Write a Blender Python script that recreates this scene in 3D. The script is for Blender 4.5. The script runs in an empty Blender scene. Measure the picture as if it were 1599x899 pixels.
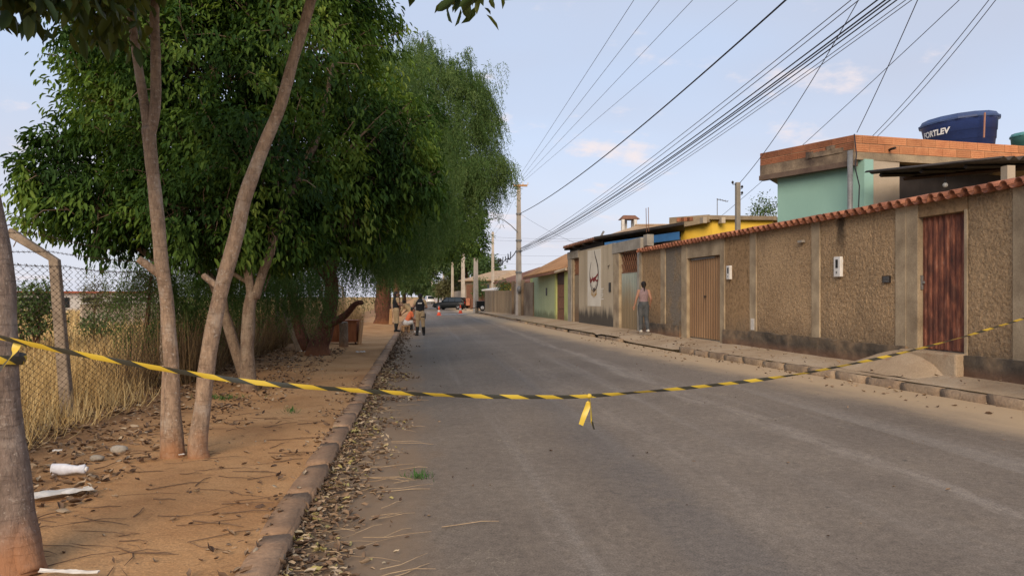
import bpy, bmesh, math, random
import numpy as np
from mathutils import Vector, Matrix

random.seed(7)
RNG = np.random.default_rng(11)
scene = bpy.context.scene
R = math.radians

# ------------------------------------------------------------------ camera, sky, sun, exposure
F, HZ, EYE = 1180.0, 462.0, 1.65           # focal length in photo pixels, horizon row, eye height
YAW = R(7.0)
cam = bpy.data.objects.new('camera', bpy.data.cameras.new('camera'))
scene.collection.objects.link(cam)
cam.location = (0, 0, EYE)
cam.rotation_euler = (R(90), 0, -YAW)
cam.data.sensor_width = 36
cam.data.lens = 36 * F / 1599
cam.data.shift_y = (HZ - 449.5) / 1599
cam.data.clip_start = 0.05
cam.data.clip_end = 3000
scene.camera = cam

SUN_EL, SUN_AZ = R(27), R(196)              # azimuth measured from +Y towards +X
world = bpy.data.worlds.new('World'); scene.world = world
world.use_nodes = True
wn, wl = world.node_tree.nodes, world.node_tree.links
wn.clear()
w_out = wn.new('ShaderNodeOutputWorld'); w_bg = wn.new('ShaderNodeBackground')
w_bg.inputs['Strength'].default_value = 0.145
sky = wn.new('ShaderNodeTexSky'); sky.sky_type = 'NISHITA'; sky.sun_disc = False
sky.sun_elevation = SUN_EL; sky.sun_rotation = SUN_AZ
sky.air_density = 1.0; sky.dust_density = 2.2; sky.ozone_density = 1.6; sky.altitude = 800
tc = wn.new('ShaderNodeTexCoord')
sep = wn.new('ShaderNodeSeparateXYZ'); wl.new(tc.outputs['Generated'], sep.inputs[0])
def wmath(op, a, b=None, clamp=False):
    n = wn.new('ShaderNodeMath'); n.operation = op; n.use_clamp = clamp
    for i, v in enumerate((a, b)):
        if v is None: continue
        if isinstance(v, (int, float)): n.inputs[i].default_value = v
        else: wl.new(v, n.inputs[i])
    return n.outputs[0]
zc = wmath('ADD', wmath('MAXIMUM', sep.outputs[2], 0.0), 0.22)
cmb = wn.new('ShaderNodeCombineXYZ')
wl.new(wmath('DIVIDE', sep.outputs[0], zc), cmb.inputs[0]); wl.new(wmath('DIVIDE', sep.outputs[1], zc), cmb.inputs[1])
def wnoise(scale, detail, rough, off):
    m = wn.new('ShaderNodeMapping'); m.inputs['Location'].default_value = off
    wl.new(cmb.outputs[0], m.inputs[0])
    n = wn.new('ShaderNodeTexNoise'); n.inputs['Scale'].default_value = scale
    n.inputs['Detail'].default_value = detail; n.inputs['Roughness'].default_value = rough
    wl.new(m.outputs[0], n.inputs['Vector']); return n.outputs['Fac']
def wramp(v, a, b):
    n = wn.new('ShaderNodeMapRange'); n.interpolation_type = 'SMOOTHSTEP'
    n.inputs[1].default_value = a; n.inputs[2].default_value = b
    wl.new(v, n.inputs[0]); return n.outputs[0]
def wmix(fac, a, b):
    n = wn.new('ShaderNodeMix'); n.data_type = 'RGBA'
    if isinstance(fac, (int, float)): n.inputs[0].default_value = fac
    else: wl.new(fac, n.inputs[0])
    for i, v in ((6, a), (7, b)):
        if isinstance(v, tuple): n.inputs[i].default_value = v + (1,)
        else: wl.new(v, n.inputs[i])
    return n.outputs[2]
veil = wmath('MULTIPLY', wramp(wnoise(0.55, 4, 0.5, (3.1, 1.7, 0)), 0.30, 0.72), 0.75)
ex = wmath('POWER', wmath('DIVIDE', wmath('SUBTRACT', sep.outputs[0], 0.235), 0.075), 2.0)
ez = wmath('POWER', wmath('DIVIDE', wmath('SUBTRACT', sep.outputs[2], 0.196), 0.026), 2.0)
bank = wmath('MULTIPLY', wmath('SUBTRACT', 1.0, wmath('MINIMUM', wmath('ADD', ex, ez), 1.0)), 0.16)   # one low cumulus bank over the street
puff = wmath('MULTIPLY', wramp(wmath('ADD', wnoise(3.2, 8, 0.6, (0.35, 5.2, 0)), bank), 0.55, 0.72), 0.85)
base_sky = wmix(0.78, sky.outputs[0], (3.25, 3.90, 5.05))       # thin high haze over the blue
s1 = wmix(veil, base_sky, (2.95, 3.05, 3.6))                     # lavender grey veil
s2 = wmix(puff, s1, (5.1, 4.45, 4.35))                           # pinkish evening puffs
low = wmath('MULTIPLY', wramp(sep.outputs[2], 0.30, 0.02), 0.55)
s3 = wmix(low, s2, (4.15, 3.95, 4.25))                           # lilac evening haze towards the horizon
wl.new(s3, w_bg.inputs['Color']); wl.new(w_bg.outputs[0], w_out.inputs[0])

sun = bpy.data.objects.new('sun', bpy.data.lights.new('sun', 'SUN'))
scene.collection.objects.link(sun)
sun.data.energy = 2.6; sun.data.angle = R(32); sun.data.color = (1.0, 0.80, 0.58)
sd = Vector((math.sin(SUN_AZ) * math.cos(SUN_EL), math.cos(SUN_AZ) * math.cos(SUN_EL), math.sin(SUN_EL)))
sun.rotation_euler = sd.to_track_quat('Z', 'Y').to_euler()
sun.location = sd * 60
vs = scene.view_settings
vs.view_transform = 'Standard'; vs.look = 'None'; vs.exposure = 0.42; vs.gamma = 1.0; vs.use_curve_mapping = False
scene.cycles.max_bounces = 6; scene.cycles.transparent_max_bounces = 8

# ------------------------------------------------------------------ places
CX, SX = math.cos(YAW), math.sin(YAW)
def at(px, py, d):
    """the point seen at photo pixel (px, py) at distance d along the view axis"""
    x = (px - 799.5) / F * d
    return Vector((x * CX + d * SX, -x * SX + d * CX, EYE + (HZ - py) / F * d))
def ground_at(px, py, z=0.0):
    return at(px, py, F * (EYE - z) / (py - HZ))
# frame of the house fronts on the far side of the street: s along the front, o out towards the road
W0 = Vector((8.50, 9.74, 0)); WU = Vector((-0.0425, 1.0, 0)).normalized(); WN = Vector((-WU.y, WU.x, 0))
def wp(s, o, z): return W0 + WU * s + WN * o + Vector((0, 0, z))
def S(px):
    d = 9.006 / ((px - 799.5) / F + 0.1646)
    return (at(px, HZ, d) - W0).dot(WU)
KERB_L = -0.83
_kx = [(-20, 8.3), (8.6, 7.53), (18.7, 6.66), (30.7, 5.98), (45, 5.56), (67, 4.85), (75, 4.8), (400, 4.8)]
def kerb_r(y):
    for (a, b), (c, e) in zip(_kx, _kx[1:]):
        if y <= c: return b + (e - b) * (y - a) / (c - a)
    return 4.8
def road_z(x): return 0.026 * (x + 0.83)

# ------------------------------------------------------------------ helpers
COL = scene.collection
def tag(o, label=None, cat=None, group=None, kind=None):
    if label: o['label'] = label
    if cat: o['category'] = cat
    if group: o['group'] = group
    if kind: o['kind'] = kind
    return o
def thing(name, label, cat, loc=(0, 0, 0), group=None):
    o = bpy.data.objects.new(name, None); COL.objects.link(o)
    o.location = loc; o.empty_display_size = 0.2
    return tag(o, label, cat, group)
def link(o, parent=None):
    COL.objects.link(o)
    if parent is not None:
        o.parent = parent
        if parent.type == 'EMPTY': o.matrix_parent_inverse = Matrix.Translation(-Vector(parent.location))
    return o
def piece(name, mesh, parent, loc=(0, 0, 0), rot=(0, 0, 0), scale=(1, 1, 1)):
    o = bpy.data.objects.new(name, mesh); o.location = loc; o.rotation_euler = rot; o.scale = scale
    return link(o, parent)

class MB:
    def __init__(self): self.v, self.f, self.uv = [], [], None
    def add(self, vs, fs):
        n = len(self.v); self.v += [tuple(p) for p in vs]; self.f += [tuple(i + n for i in q) for q in fs]; return self
    def hexa(self, b, t):
        return self.add(list(b) + list(t), [(3, 2, 1, 0), (4, 5, 6, 7), (0, 1, 5, 4), (1, 2, 6, 5), (2, 3, 7, 6), (3, 0, 4, 7)])
    def box(self, x0, x1, y0, y1, z0, z1, M=None):
        p = [Vector(q) for q in ((x0, y0, z0), (x1, y0, z0), (x1, y1, z0), (x0, y1, z0), (x0, y0, z1), (x1, y0, z1), (x1, y1, z1), (x0, y1, z1))]
        if M is not None: p = [M @ q for q in p]
        return self.hexa(p[:4], p[4:])
    def wbox(self, s0, s1, o0, o1, z0, z1):
        a = [wp(s0, o0, z0), wp(s0, o1, z0), wp(s1, o1, z0), wp(s1, o0, z0)]
        return self.hexa(a, [p + Vector((0, 0, z1 - z0)) for p in a])
    def prism(self, poly, z0, z1):
        n = len(poly)
        vs = [(p[0], p[1], z0) for p in poly] + [(p[0], p[1], z1) for p in poly]
        fs = [tuple(range(n))[::-1], tuple(range(n, 2 * n))] + [(i, (i + 1) % n, n + (i + 1) % n, n + i) for i in range(n)]
        return self.add(vs, fs)
    def tube(self, pts, rad, n=8, cap=True, side=None):
        pts = [Vector(p) for p in pts]
        m = len(pts)
        if not isinstance(rad, (list, tuple)): rad = [rad] * m
        vs = []; ref = None
        for i, p in enumerate(pts):
            t = (pts[min(i + 1, m - 1)] - pts[max(i - 1, 0)])
            t = t.normalized() if t.length > 1e-9 else Vector((0, 0, 1))
            if side is not None:
                a = Vector(side) - t * t.dot(Vector(side))
                a = a.normalized() if a.length > 1e-4 else t.orthogonal().normalized()
            elif ref is None:
                a = t.cross(Vector((0.31, 0.95, 0.05))).normalized()
            else:
                a = (ref - t * t.dot(ref)); a = a.normalized() if a.length > 1e-6 else t.orthogonal().normalized()
            ref = a; b = t.cross(a)
            ra, rb = rad[i] if isinstance(rad[i], tuple) else (rad[i], rad[i])
            for k in range(n):
                w = 2 * math.pi * k / n
                vs.append(p + a * (ra * math.cos(w)) + b * (rb * math.sin(w)))
        fs = [(i * n + k, i * n + (k + 1) % n, (i + 1) * n + (k + 1) % n, (i + 1) * n + k) for i in range(m - 1) for k in range(n)]
        if cap: fs += [tuple(range(n))[::-1], tuple(range((m - 1) * n, m * n))]
        return self.add(vs, fs)
    def ball(self, c, r, n=10, m=7):
        c = Vector(c); r = (r, r, r) if isinstance(r, (int, float)) else r
        vs = [c + Vector((0, 0, -r[2]))]
        for j in range(1, m):
            a = -math.pi / 2 + math.pi * j / m
            for k in range(n):
                w = 2 * math.pi * k / n
                vs.append(c + Vector((r[0] * math.cos(a) * math.cos(w), r[1] * math.cos(a) * math.sin(w), r[2] * math.sin(a))))
        vs.append(c + Vector((0, 0, r[2])))
        fs = [(0, 1 + (k + 1) % n, 1 + k) for k in range(n)]
        for j in range(m - 2):
            for k in range(n):
                a = 1 + j * n
                fs.append((a + k, a + (k + 1) % n, a + n + (k + 1) % n, a + n + k))
        top = len(vs) - 1; a = 1 + (m - 2) * n
        fs += [(a + k, a + (k + 1) % n, top) for k in range(n)]
        return self.add(vs, fs)
    def lathe(self, prof, n=24, M=None):
        """prof: list of (radius, z) round the z axis"""
        vs = []
        for r, z in prof:
            for k in range(n):
                w = 2 * math.pi * k / n
                q = Vector((r * math.cos(w), r * math.sin(w), z)); vs.append(M @ q if M is not None else q)
        m = len(prof)
        fs = [(i * n + k, i * n + (k + 1) % n, (i + 1) * n + (k + 1) % n, (i + 1) * n + k) for i in range(m - 1) for k in range(n)]
        fs += [tuple(range(n))[::-1], tuple(range((m - 1) * n, m * n))]
        return self.add(vs, fs)
    def mesh(self, name, mat, smooth=False):
        me = bpy.data.meshes.new(name); me.from_pydata([tuple(p) for p in self.v], [], self.f); me.update()
        if mat: me.materials.append(MT[mat] if isinstance(mat, str) else mat)
        if smooth: me.shade_smooth()
        return me
    def build(self, name, mat, parent=None, smooth=False):
        return link(bpy.data.objects.new(name, self.mesh(name, mat, smooth)), parent)

def bevel(o, w, seg=2):
    bm = bmesh.new(); bm.from_mesh(o.data)
    bmesh.ops.recalc_face_normals(bm, faces=bm.faces)
    bmesh.ops.bevel(bm, geom=list(bm.edges), offset=w, segments=seg, affect='EDGES', profile=0.5, clamp_overlap=True)
    bm.to_mesh(o.data); bm.free(); return o
def rough_up(me, amp, freq, sub=0):
    """uneven edges on stones and kerbs"""
    from mathutils import noise as nz
    if sub:
        bm = bmesh.new(); bm.from_mesh(me); bmesh.ops.subdivide_edges(bm, edges=list(bm.edges), cuts=sub, use_grid_fill=True); bm.to_mesh(me); bm.free()
    for v in me.vertices:
        v.co += nz.noise_vector(v.co * freq) * amp
    me.update()

# ------------------------------------------------------------------ materials
MT = {}
def nodes_of(name):
    m = bpy.data.materials.new(name); m.use_nodes = True; MT[name] = m
    nt = m.node_tree; b = nt.nodes['Principled BSDF']
    return m, nt, b
class NT:
    def __init__(self, nt): self.nt = nt; self.n = nt.nodes; self.l = nt.links
    def pos(self, scale=(1, 1, 1), obj=False):
        if obj: g = self.n.new('ShaderNodeTexCoord').outputs['Object']
        else: g = self.n.new('ShaderNodeNewGeometry').outputs['Position']
        m = self.n.new('ShaderNodeMapping'); m.inputs['Scale'].default_value = scale
        self.l.new(g, m.inputs[0]); return m.outputs[0]
    def noise(self, v, scale, detail=5, rough=0.55, dist=0.0):
        n = self.n.new('ShaderNodeTexNoise'); self.l.new(v, n.inputs['Vector'])
        n.inputs['Scale'].default_value = scale; n.inputs['Detail'].default_value = detail
        n.inputs['Roughness'].default_value = rough; n.inputs['Distortion'].default_value = dist
        return n.outputs['Fac']
    def vor(self, v, scale, feature='F1'):
        n = self.n.new('ShaderNodeTexVoronoi'); n.feature = feature; self.l.new(v, n.inputs['Vector'])
        n.inputs['Scale'].default_value = scale; return n.outputs['Distance']
    def ramp(self, f, stops):
        n = self.n.new('ShaderNodeValToRGB'); self.l.new(f, n.inputs[0])
        e = n.color_ramp.elements
        while len(e) < len(stops): e.new(0.5)
        for k, (p, c) in enumerate(stops):
            e[k].position = p; e[k].color = (c + (1,)) if isinstance(c, tuple) else (c, c, c, 1)
        return n.outputs[0]
    def rng(self, f, a, b, c=0.0, d=1.0):
        n = self.n.new('ShaderNodeMapRange'); n.interpolation_type = 'SMOOTHSTEP'; self.l.new(f, n.inputs[0])
        for i, v in enumerate((a, b, c, d)): n.inputs[i + 1].default_value = v
        return n.outputs[0]
    def math(self, op, a, b=None, clamp=False):
        n = self.n.new('ShaderNodeMath'); n.operation = op; n.use_clamp = clamp
        for i, v in enumerate((a, b)):
            if v is None: continue
            if isinstance(v, (int, float)): n.inputs[i].default_value = v
            else: self.l.new(v, n.inputs[i])
        return n.outputs[0]
    def mix(self, fac, a, b, mode='MIX'):
        n = self.n.new('ShaderNodeMix'); n.data_type = 'RGBA'; n.blend_type = mode
        if isinstance(fac, (int, float)): n.inputs[0].default_value = fac
        else: self.l.new(fac, n.inputs[0])
        for i, v in ((6, a), (7, b)):
            if isinstance(v, tuple): n.inputs[i].default_value = v + (1,)
            elif isinstance(v, (int, float)): n.inputs[i].default_value = (v, v, v, 1)
            else: self.l.new(v, n.inputs[i])
        return n.outputs[2]
    def sepv(self, v):
        n = self.n.new('ShaderNodeSeparateXYZ'); self.l.new(v, n.inputs[0]); return n.outputs
    def rand(self): return self.n.new('ShaderNodeObjectInfo').outputs['Random']
    def attr(self, name):
        n = self.n.new('ShaderNodeAttribute'); n.attribute_name = name; return n.outputs
    def bump(self, h, bsdf, strength=0.4, dist=0.02):
        n = self.n.new('ShaderNodeBump'); n.inputs['Strength'].default_value = strength; n.inputs['Distance'].default_value = dist
        self.l.new(h, n.inputs['Height']); self.l.new(n.outputs[0], bsdf.inputs['Normal'])
def M(name, c1, c2=None, scale=4.0, rough=0.85, bump=0.0, bscale=60.0, bdist=0.01, stretch=(1, 1, 1), metal=0.0, vary=0.0, grain=0.25, obj=False, spec=0.3):
    m, nt, b = nodes_of(name); k = NT(nt)
    c2 = c2 or tuple(0.75 * x for x in c1)
    v = k.pos(stretch, obj)
    col = k.ramp(k.noise(v, scale, 6), [(0.32, c2), (0.68, c1)])
    if grain: col = k.mix(1.0, col, k.ramp(k.noise(v, bscale, 3), [(0.25, 1 - grain), (0.75, 1 + grain * 0.6)]), 'MULTIPLY')
    if vary:
        h = nt.nodes.new('ShaderNodeHueSaturation'); nt.links.new(col, h.inputs['Color'])
        nt.links.new(k.rng(k.rand(), 0, 1, 1 - vary, 1 + vary), h.inputs['Value']); col = h.outputs[0]
    nt.links.new(col, b.inputs['Base Color'])
    b.inputs['Roughness'].default_value = rough; b.inputs['Metallic'].default_value = metal
    b.inputs['Specular IOR Level'].default_value = spec
    if bump: k.bump(k.noise(v, bscale, 5), b, bump, bdist)
    return m

# plain ones
M('concrete', (0.36, 0.33, 0.28), (0.24, 0.215, 0.18), 2.5, 0.9, 0.3, 45)
M('pilaster', (0.46, 0.365, 0.245), (0.25, 0.19, 0.125), 2.2, 0.92, 0.25, 50)
M('pole_concrete', (0.56, 0.49, 0.40), (0.42, 0.36, 0.29), 1.5, 0.9, 0.2, 40)
M('post_concrete', (0.31, 0.245, 0.185), (0.175, 0.135, 0.10), 3.5, 0.95, 0.5, 35)
M('kerb_stone', (0.40, 0.255, 0.155), (0.27, 0.165, 0.10), 3.0, 0.95, 0.6, 30, 0.015, vary=0.12)
M('kerb_old', (0.34, 0.25, 0.165), (0.20, 0.14, 0.095), 2.5, 0.95, 0.7, 25, 0.02, vary=0.15)
M('tile_clay', (0.44, 0.185, 0.105), (0.22, 0.085, 0.055), 5, 0.85, 0.2, 60, vary=0.25)
M('tile_roof_tan', (0.50, 0.36, 0.23), (0.36, 0.235, 0.14), 1.2, 0.9, 0.2, 30)
M('tile_roof_orange', (0.46, 0.26, 0.13), (0.33, 0.175, 0.085), 1.0, 0.9, 0.2, 30, vary=0.1)
M('tile_roof_brown', (0.27, 0.135, 0.085), (0.18, 0.085, 0.055), 0.8, 0.9, 0.2, 20, vary=0.15)
M('brick_clay', (0.60, 0.27, 0.125), (0.46, 0.185, 0.085), 3.5, 0.9, 0.3, 50, vary=0.13)
M('brick_old', (0.36, 0.145, 0.075), (0.24, 0.10, 0.055), 3.5, 0.9, 0.4, 40, vary=0.15)
M('mortar', (0.42, 0.31, 0.20), (0.27, 0.185, 0.12), 2.5, 0.95, 0.3, 40)
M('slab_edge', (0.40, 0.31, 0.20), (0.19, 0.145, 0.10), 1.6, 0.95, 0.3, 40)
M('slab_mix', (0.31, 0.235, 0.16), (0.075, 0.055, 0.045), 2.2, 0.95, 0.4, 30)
M('slab_dark', (0.21, 0.15, 0.11), (0.09, 0.06, 0.05), 2.0, 0.95, 0.3, 40)
M('paint_teal', (0.30, 0.50, 0.43), (0.26, 0.44, 0.38), 0.9, 0.8, 0.1, 60, grain=0.06)
M('paint_beige', (0.50, 0.42, 0.32), (0.36, 0.29, 0.215), 0.9, 0.85, 0.1, 40, grain=0.1)
M('paint_yellow', (0.70, 0.40, 0.045), (0.58, 0.31, 0.03), 0.8, 0.8, 0.05, 40, grain=0.08)
M('paint_yellow_pale', (0.78, 0.52, 0.07), (0.70, 0.43, 0.05), 0.8, 0.8, 0.05, 40, grain=0.08)
M('paint_blue', (0.07, 0.24, 0.52), (0.055, 0.18, 0.40), 1.2, 0.7, 0, 40, grain=0.1)
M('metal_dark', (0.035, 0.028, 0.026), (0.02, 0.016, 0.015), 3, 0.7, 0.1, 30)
M('metal_grey', (0.27, 0.27, 0.26), (0.19, 0.185, 0.18), 4, 0.5, 0, 30, metal=0.3)
M('wire_black', (0.035, 0.036, 0.055), (0.018, 0.018, 0.025), 3, 0.6, grain=0)
M('wire_grey', (0.16, 0.16, 0.19), (0.07, 0.07, 0.09), 3, 0.6, grain=0)
M('chain_wire', (0.095, 0.07, 0.055), (0.06, 0.04, 0.03), 6, 0.7, grain=0.1, metal=0.2)
M('fibre_roof', (0.085, 0.07, 0.06), (0.04, 0.032, 0.028), 1.4, 0.9, 0.2, 30)
M('fibre_roof_pale', (0.34, 0.29, 0.24), (0.24, 0.20, 0.165), 1.4, 0.9, 0.2, 30)
M('wood_brown', (0.40, 0.15, 0.062), (0.27, 0.095, 0.04), 2.5, 0.7, 0.15, 40, stretch=(6, 1, 1))
M('wood_dark', (0.085, 0.045, 0.03), (0.05, 0.028, 0.02), 3, 0.8, 0.15, 40)
M('wood_plain', (0.52, 0.30, 0.14), (0.38, 0.21, 0.09), 3, 0.8, 0.1, 40)
M('plank_tan', (0.36, 0.27, 0.165), (0.25, 0.175, 0.105), 0.8, 0.95, 0.3, 20, stretch=(1, 1, 0.3), vary=0.14)
M('wall_stained', (0.34, 0.25, 0.16), (0.17, 0.115, 0.075), 0.9, 0.95, 0.3, 20)
M('white_plastic', (0.75, 0.74, 0.72), (0.62, 0.60, 0.57), 4, 0.5, grain=0.08)
M('black_plastic', (0.02, 0.02, 0.02), (0.014, 0.014, 0.014), 4, 0.5, grain=0)
M('white_paper', (0.70, 0.68, 0.64), (0.52, 0.48, 0.42), 9, 0.8, 0.3, 30, grain=0.1)
M('foam_white', (0.66, 0.68, 0.74), (0.52, 0.54, 0.60), 12, 0.6, 0.2, 40, grain=0.08)
M('tank_blue', (0.040, 0.080, 0.28), (0.032, 0.06, 0.22), 1.5, 0.42, grain=0.08, spec=0.45)
M('tank_lid', (0.050, 0.085, 0.20), (0.038, 0.06, 0.14), 1.5, 0.5, grain=0.08)
M('tank_green', (0.09, 0.26, 0.26), (0.06, 0.18, 0.18), 1.5, 0.5, grain=0.08)
M('lettering', (0.80, 0.80, 0.80), (0.72, 0.72, 0.72), 4, 0.6, grain=0)
M('copper_pipe', (0.36, 0.17, 0.11), None, 4, 0.5, grain=0.1)
M('skin', (0.34, 0.185, 0.12), (0.29, 0.15, 0.10), 8, 0.6, grain=0.05)
M('hair', (0.014, 0.010, 0.009), None, 30, 0.55, 0.3, 120, grain=0.2)
M('khaki', (0.42, 0.31, 0.18), (0.34, 0.245, 0.14), 10, 0.9, 0.3, 30)
M('vest_black', (0.016, 0.016, 0.019), None, 10, 0.85, 0.3, 40)
M('boot_black', (0.012, 0.012, 0.012), None, 10, 0.5)
M('top_lilac', (0.27, 0.19, 0.20), (0.21, 0.15, 0.16), 9, 0.9, 0.3, 30)
M('denim', (0.050, 0.058, 0.068), (0.10, 0.105, 0.11), 5, 0.9, 0.3, 60)
M('cloth_orange', (0.70, 0.18, 0.075), (0.58, 0.13, 0.05), 9, 0.85, 0.3, 30)
M('cloth_white', (0.62, 0.60, 0.56), (0.5, 0.48, 0.45), 9, 0.85, 0.3, 30)
M('cone_orange', (0.80, 0.12, 0.05), (0.66, 0.09, 0.04), 9, 0.6, grain=0.05)
M('car_black', (0.007, 0.009, 0.010), (0.006, 0.008, 0.009), 3, 0.34, grain=0, spec=0.22)
M('car_white', (0.72, 0.72, 0.72), (0.66, 0.66, 0.66), 3, 0.3, grain=0, spec=0.5)
M('car_glass', (0.02, 0.025, 0.03), (0.015, 0.02, 0.022), 3, 0.08, grain=0, spec=0.6)
M('tyre', (0.018, 0.018, 0.018), None, 10, 0.9)
M('rim', (0.42, 0.42, 0.43), None, 10, 0.35, metal=0.6)
M('lamp_glass', (0.62, 0.62, 0.60), None, 10, 0.15)
M('tail_red', (0.35, 0.02, 0.02), None, 10, 0.2)
M('paint_road_white', (0.55, 0.54, 0.52), (0.25, 0.24, 0.22), 3, 0.9, grain=0.3)
M('gate_brown', (0.28, 0.175, 0.098), (0.21, 0.125, 0.068), 1.6, 0.75, 0.05, 40, stretch=(1, 1, 0.4), grain=0.12)
M('lattice_rust', (0.24, 0.11, 0.06), (0.15, 0.07, 0.04), 6, 0.85)
M('stone_white', (0.70, 0.66, 0.60), None, 8, 0.9)
M('straw', (0.46, 0.34, 0.21), (0.28, 0.19, 0.11), 5, 0.9)
M('twig', (0.20, 0.125, 0.072), (0.10, 0.06, 0.04), 6, 0.9, vary=0.0)
M('mural_white', (0.70, 0.66, 0.57), (0.60, 0.55, 0.46), 1.3, 0.9, grain=0.08)
M('mural_dark', (0.05, 0.035, 0.035), None, 10, 0.9, grain=0)
M('mural_red', (0.24, 0.035, 0.035), None, 10, 0.9, grain=0)
M('mural_ochre', (0.46, 0.28, 0.09), None, 10, 0.9, grain=0.1)
M('building_white', (0.66, 0.62, 0.57), (0.58, 0.54, 0.48), 0.4, 0.9, grain=0.05)
M('roof_red', (0.50, 0.15, 0.09), (0.40, 0.11, 0.06), 0.5, 0.9)
M('wall_far', (0.42, 0.34, 0.25), (0.31, 0.24, 0.17), 0.4, 0.9, grain=0.1)
M('weed_green', (0.06, 0.16, 0.03), (0.035, 0.10, 0.02), 8, 0.8)

def leafmat(name, stops, rough=0.5, trans=0.35, spec=0.3, tcol=None):
    m, nt, b = nodes_of(name); k = NT(nt)
    t = k.attr('tint')['Fac']
    col = k.ramp(t, stops)
    nt.links.new(col, b.inputs['Base Color'])
    b.inputs['Roughness'].default_value = rough; b.inputs['Specular IOR Level'].default_value = spec
    if trans:
        tr = nt.nodes.new('ShaderNodeBsdfTranslucent')
        nt.links.new(k.mix(1.0, col, tcol or (1.5, 1.4, 0.6), 'MULTIPLY'), tr.inputs['Color'])
        mx = nt.nodes.new('ShaderNodeMixShader'); mx.inputs[0].default_value = trans
        nt.links.new(b.outputs[0], mx.inputs[1]); nt.links.new(tr.outputs[0], mx.inputs[2])
        nt.links.new(mx.outputs[0], nt.nodes['Material Output'].inputs['Surface'])
    return m
leafmat('leaf_main', [(0.0, (0.012, 0.030, 0.010)), (0.40, (0.040, 0.088, 0.018)), (0.75, (0.13, 0.21, 0.037)), (1.0, (0.28, 0.36, 0.08))], 0.65, 0.28, 0.12)
leafmat('leaf_pepper', [(0.0, (0.032, 0.070, 0.022)), (0.5, (0.070, 0.128, 0.036)), (1.0, (0.150, 0.215, 0.075))], 0.7, 0.30, 0.15)
leafmat('leaf_big', [(0.0, (0.020, 0.035, 0.015)), (0.5, (0.05, 0.085, 0.022)), (1.0, (0.13, 0.15, 0.03))], 0.5, 0.25)
leafmat('leaf_far', [(0.0, (0.03, 0.06, 0.02)), (0.5, (0.07, 0.12, 0.035)), (1.0, (0.12, 0.17, 0.055))], 0.6, 0.25)
leafmat('leaf_bush', [(0.0, (0.035, 0.065, 0.02)), (0.5, (0.075, 0.125, 0.035)), (1.0, (0.15, 0.19, 0.07))], 0.6, 0.25)
leafmat('leaf_dry_bush', [(0.0, (0.07, 0.06, 0.03)), (0.5, (0.12, 0.115, 0.05)), (1.0, (0.17, 0.18, 0.07))], 0.7, 0.2)
leafmat('dry_leaf', [(0.0, (0.075, 0.046, 0.032)), (0.35, (0.165, 0.105, 0.066)), (0.7, (0.29, 0.20, 0.125)), (0.93, (0.42, 0.34, 0.24)), (1.0, (0.36, 0.31, 0.12))], 0.85, 0.0)
leafmat('dry_grass', [(0.0, (0.24, 0.15, 0.065)), (0.5, (0.50, 0.34, 0.14)), (1.0, (0.70, 0.55, 0.28))], 0.8, 0.15, tcol=(1.1, 1.0, 0.8))
leafmat('dry_grass_dark', [(0.0, (0.10, 0.065, 0.035)), (0.5, (0.22, 0.145, 0.07)), (1.0, (0.36, 0.26, 0.13))], 0.85, 0.1, tcol=(1.1, 1.0, 0.8))

# bark
def bark(name, c1, c2, c3, red=None, zred=(0.15, 0.75), scale=9):
    m, nt, b = nodes_of(name); k = NT(nt)
    v = k.pos((1, 1, 0.45))
    col = k.ramp(k.noise(v, scale, 7, 0.68), [(0.34, c2), (0.60, c1)])
    col = k.mix(1.0, col, k.ramp(k.noise(k.pos((1, 1, 0.3)), scale * 4.5, 6, 0.72), [(0.33, 0.62), (0.66, 1.28)]), 'MULTIPLY')
    col = k.mix(k.math('MULTIPLY', k.rng(k.noise(k.pos(), 3.2, 5, 0.6), 0.54, 0.66), 0.45), col, c3)
    sp = k.rng(k.noise(k.pos((1, 1, 1.2)), 30, 4, 0.65), 0.58, 0.66)
    col = k.mix(k.math('MULTIPLY', sp, 0.7), col, c3)
    rings = k.rng(k.noise(k.pos((1.6, 1.6, 14)), 3.2, 5, 0.6), 0.56, 0.64)
    col = k.mix(k.math('MULTIPLY', rings, 0.28), col, tuple(0.6 * x for x in c2))
    if red:                                                       # splashed red earth round the foot
        z = k.sepv(k.pos())[2]
        zz = k.math('ADD', z, k.math('MULTIPLY', k.noise(k.pos(), 4, 4), 0.5))
        col = k.mix(k.rng(zz, zred[1] + 0.1, zred[0] + 0.15, 0, 0.88), col, red)
    nt.links.new(col, b.inputs['Base Color']); b.inputs['Roughness'].default_value = 0.9; b.inputs['Specular IOR Level'].default_value = 0.2
    k.bump(k.math('ADD', k.noise(k.pos((1, 1, 0.35)), 30, 6, 0.7), k.math('MULTIPLY', rings, -0.15)), b, 0.9, 0.018)
bark('bark_grey', (0.36, 0.255, 0.175), (0.24, 0.165, 0.115), (0.46, 0.39, 0.32), (0.33, 0.155, 0.07), (0.22, 0.52))
bark('bark_near', (0.22, 0.165, 0.13), (0.145, 0.105, 0.085), (0.36, 0.30, 0.25), (0.32, 0.145, 0.066), (0.22, 0.66), 6)
bark('bark_pale', (0.24, 0.175, 0.12), (0.15, 0.10, 0.07), (0.34, 0.27, 0.2), (0.26, 0.125, 0.06), (0.1, 0.5))
bark('bark_red', (0.14, 0.062, 0.036), (0.075, 0.033, 0.022), (0.20, 0.10, 0.06), (0.24, 0.10, 0.045), (0.1, 0.6), 7)

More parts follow.
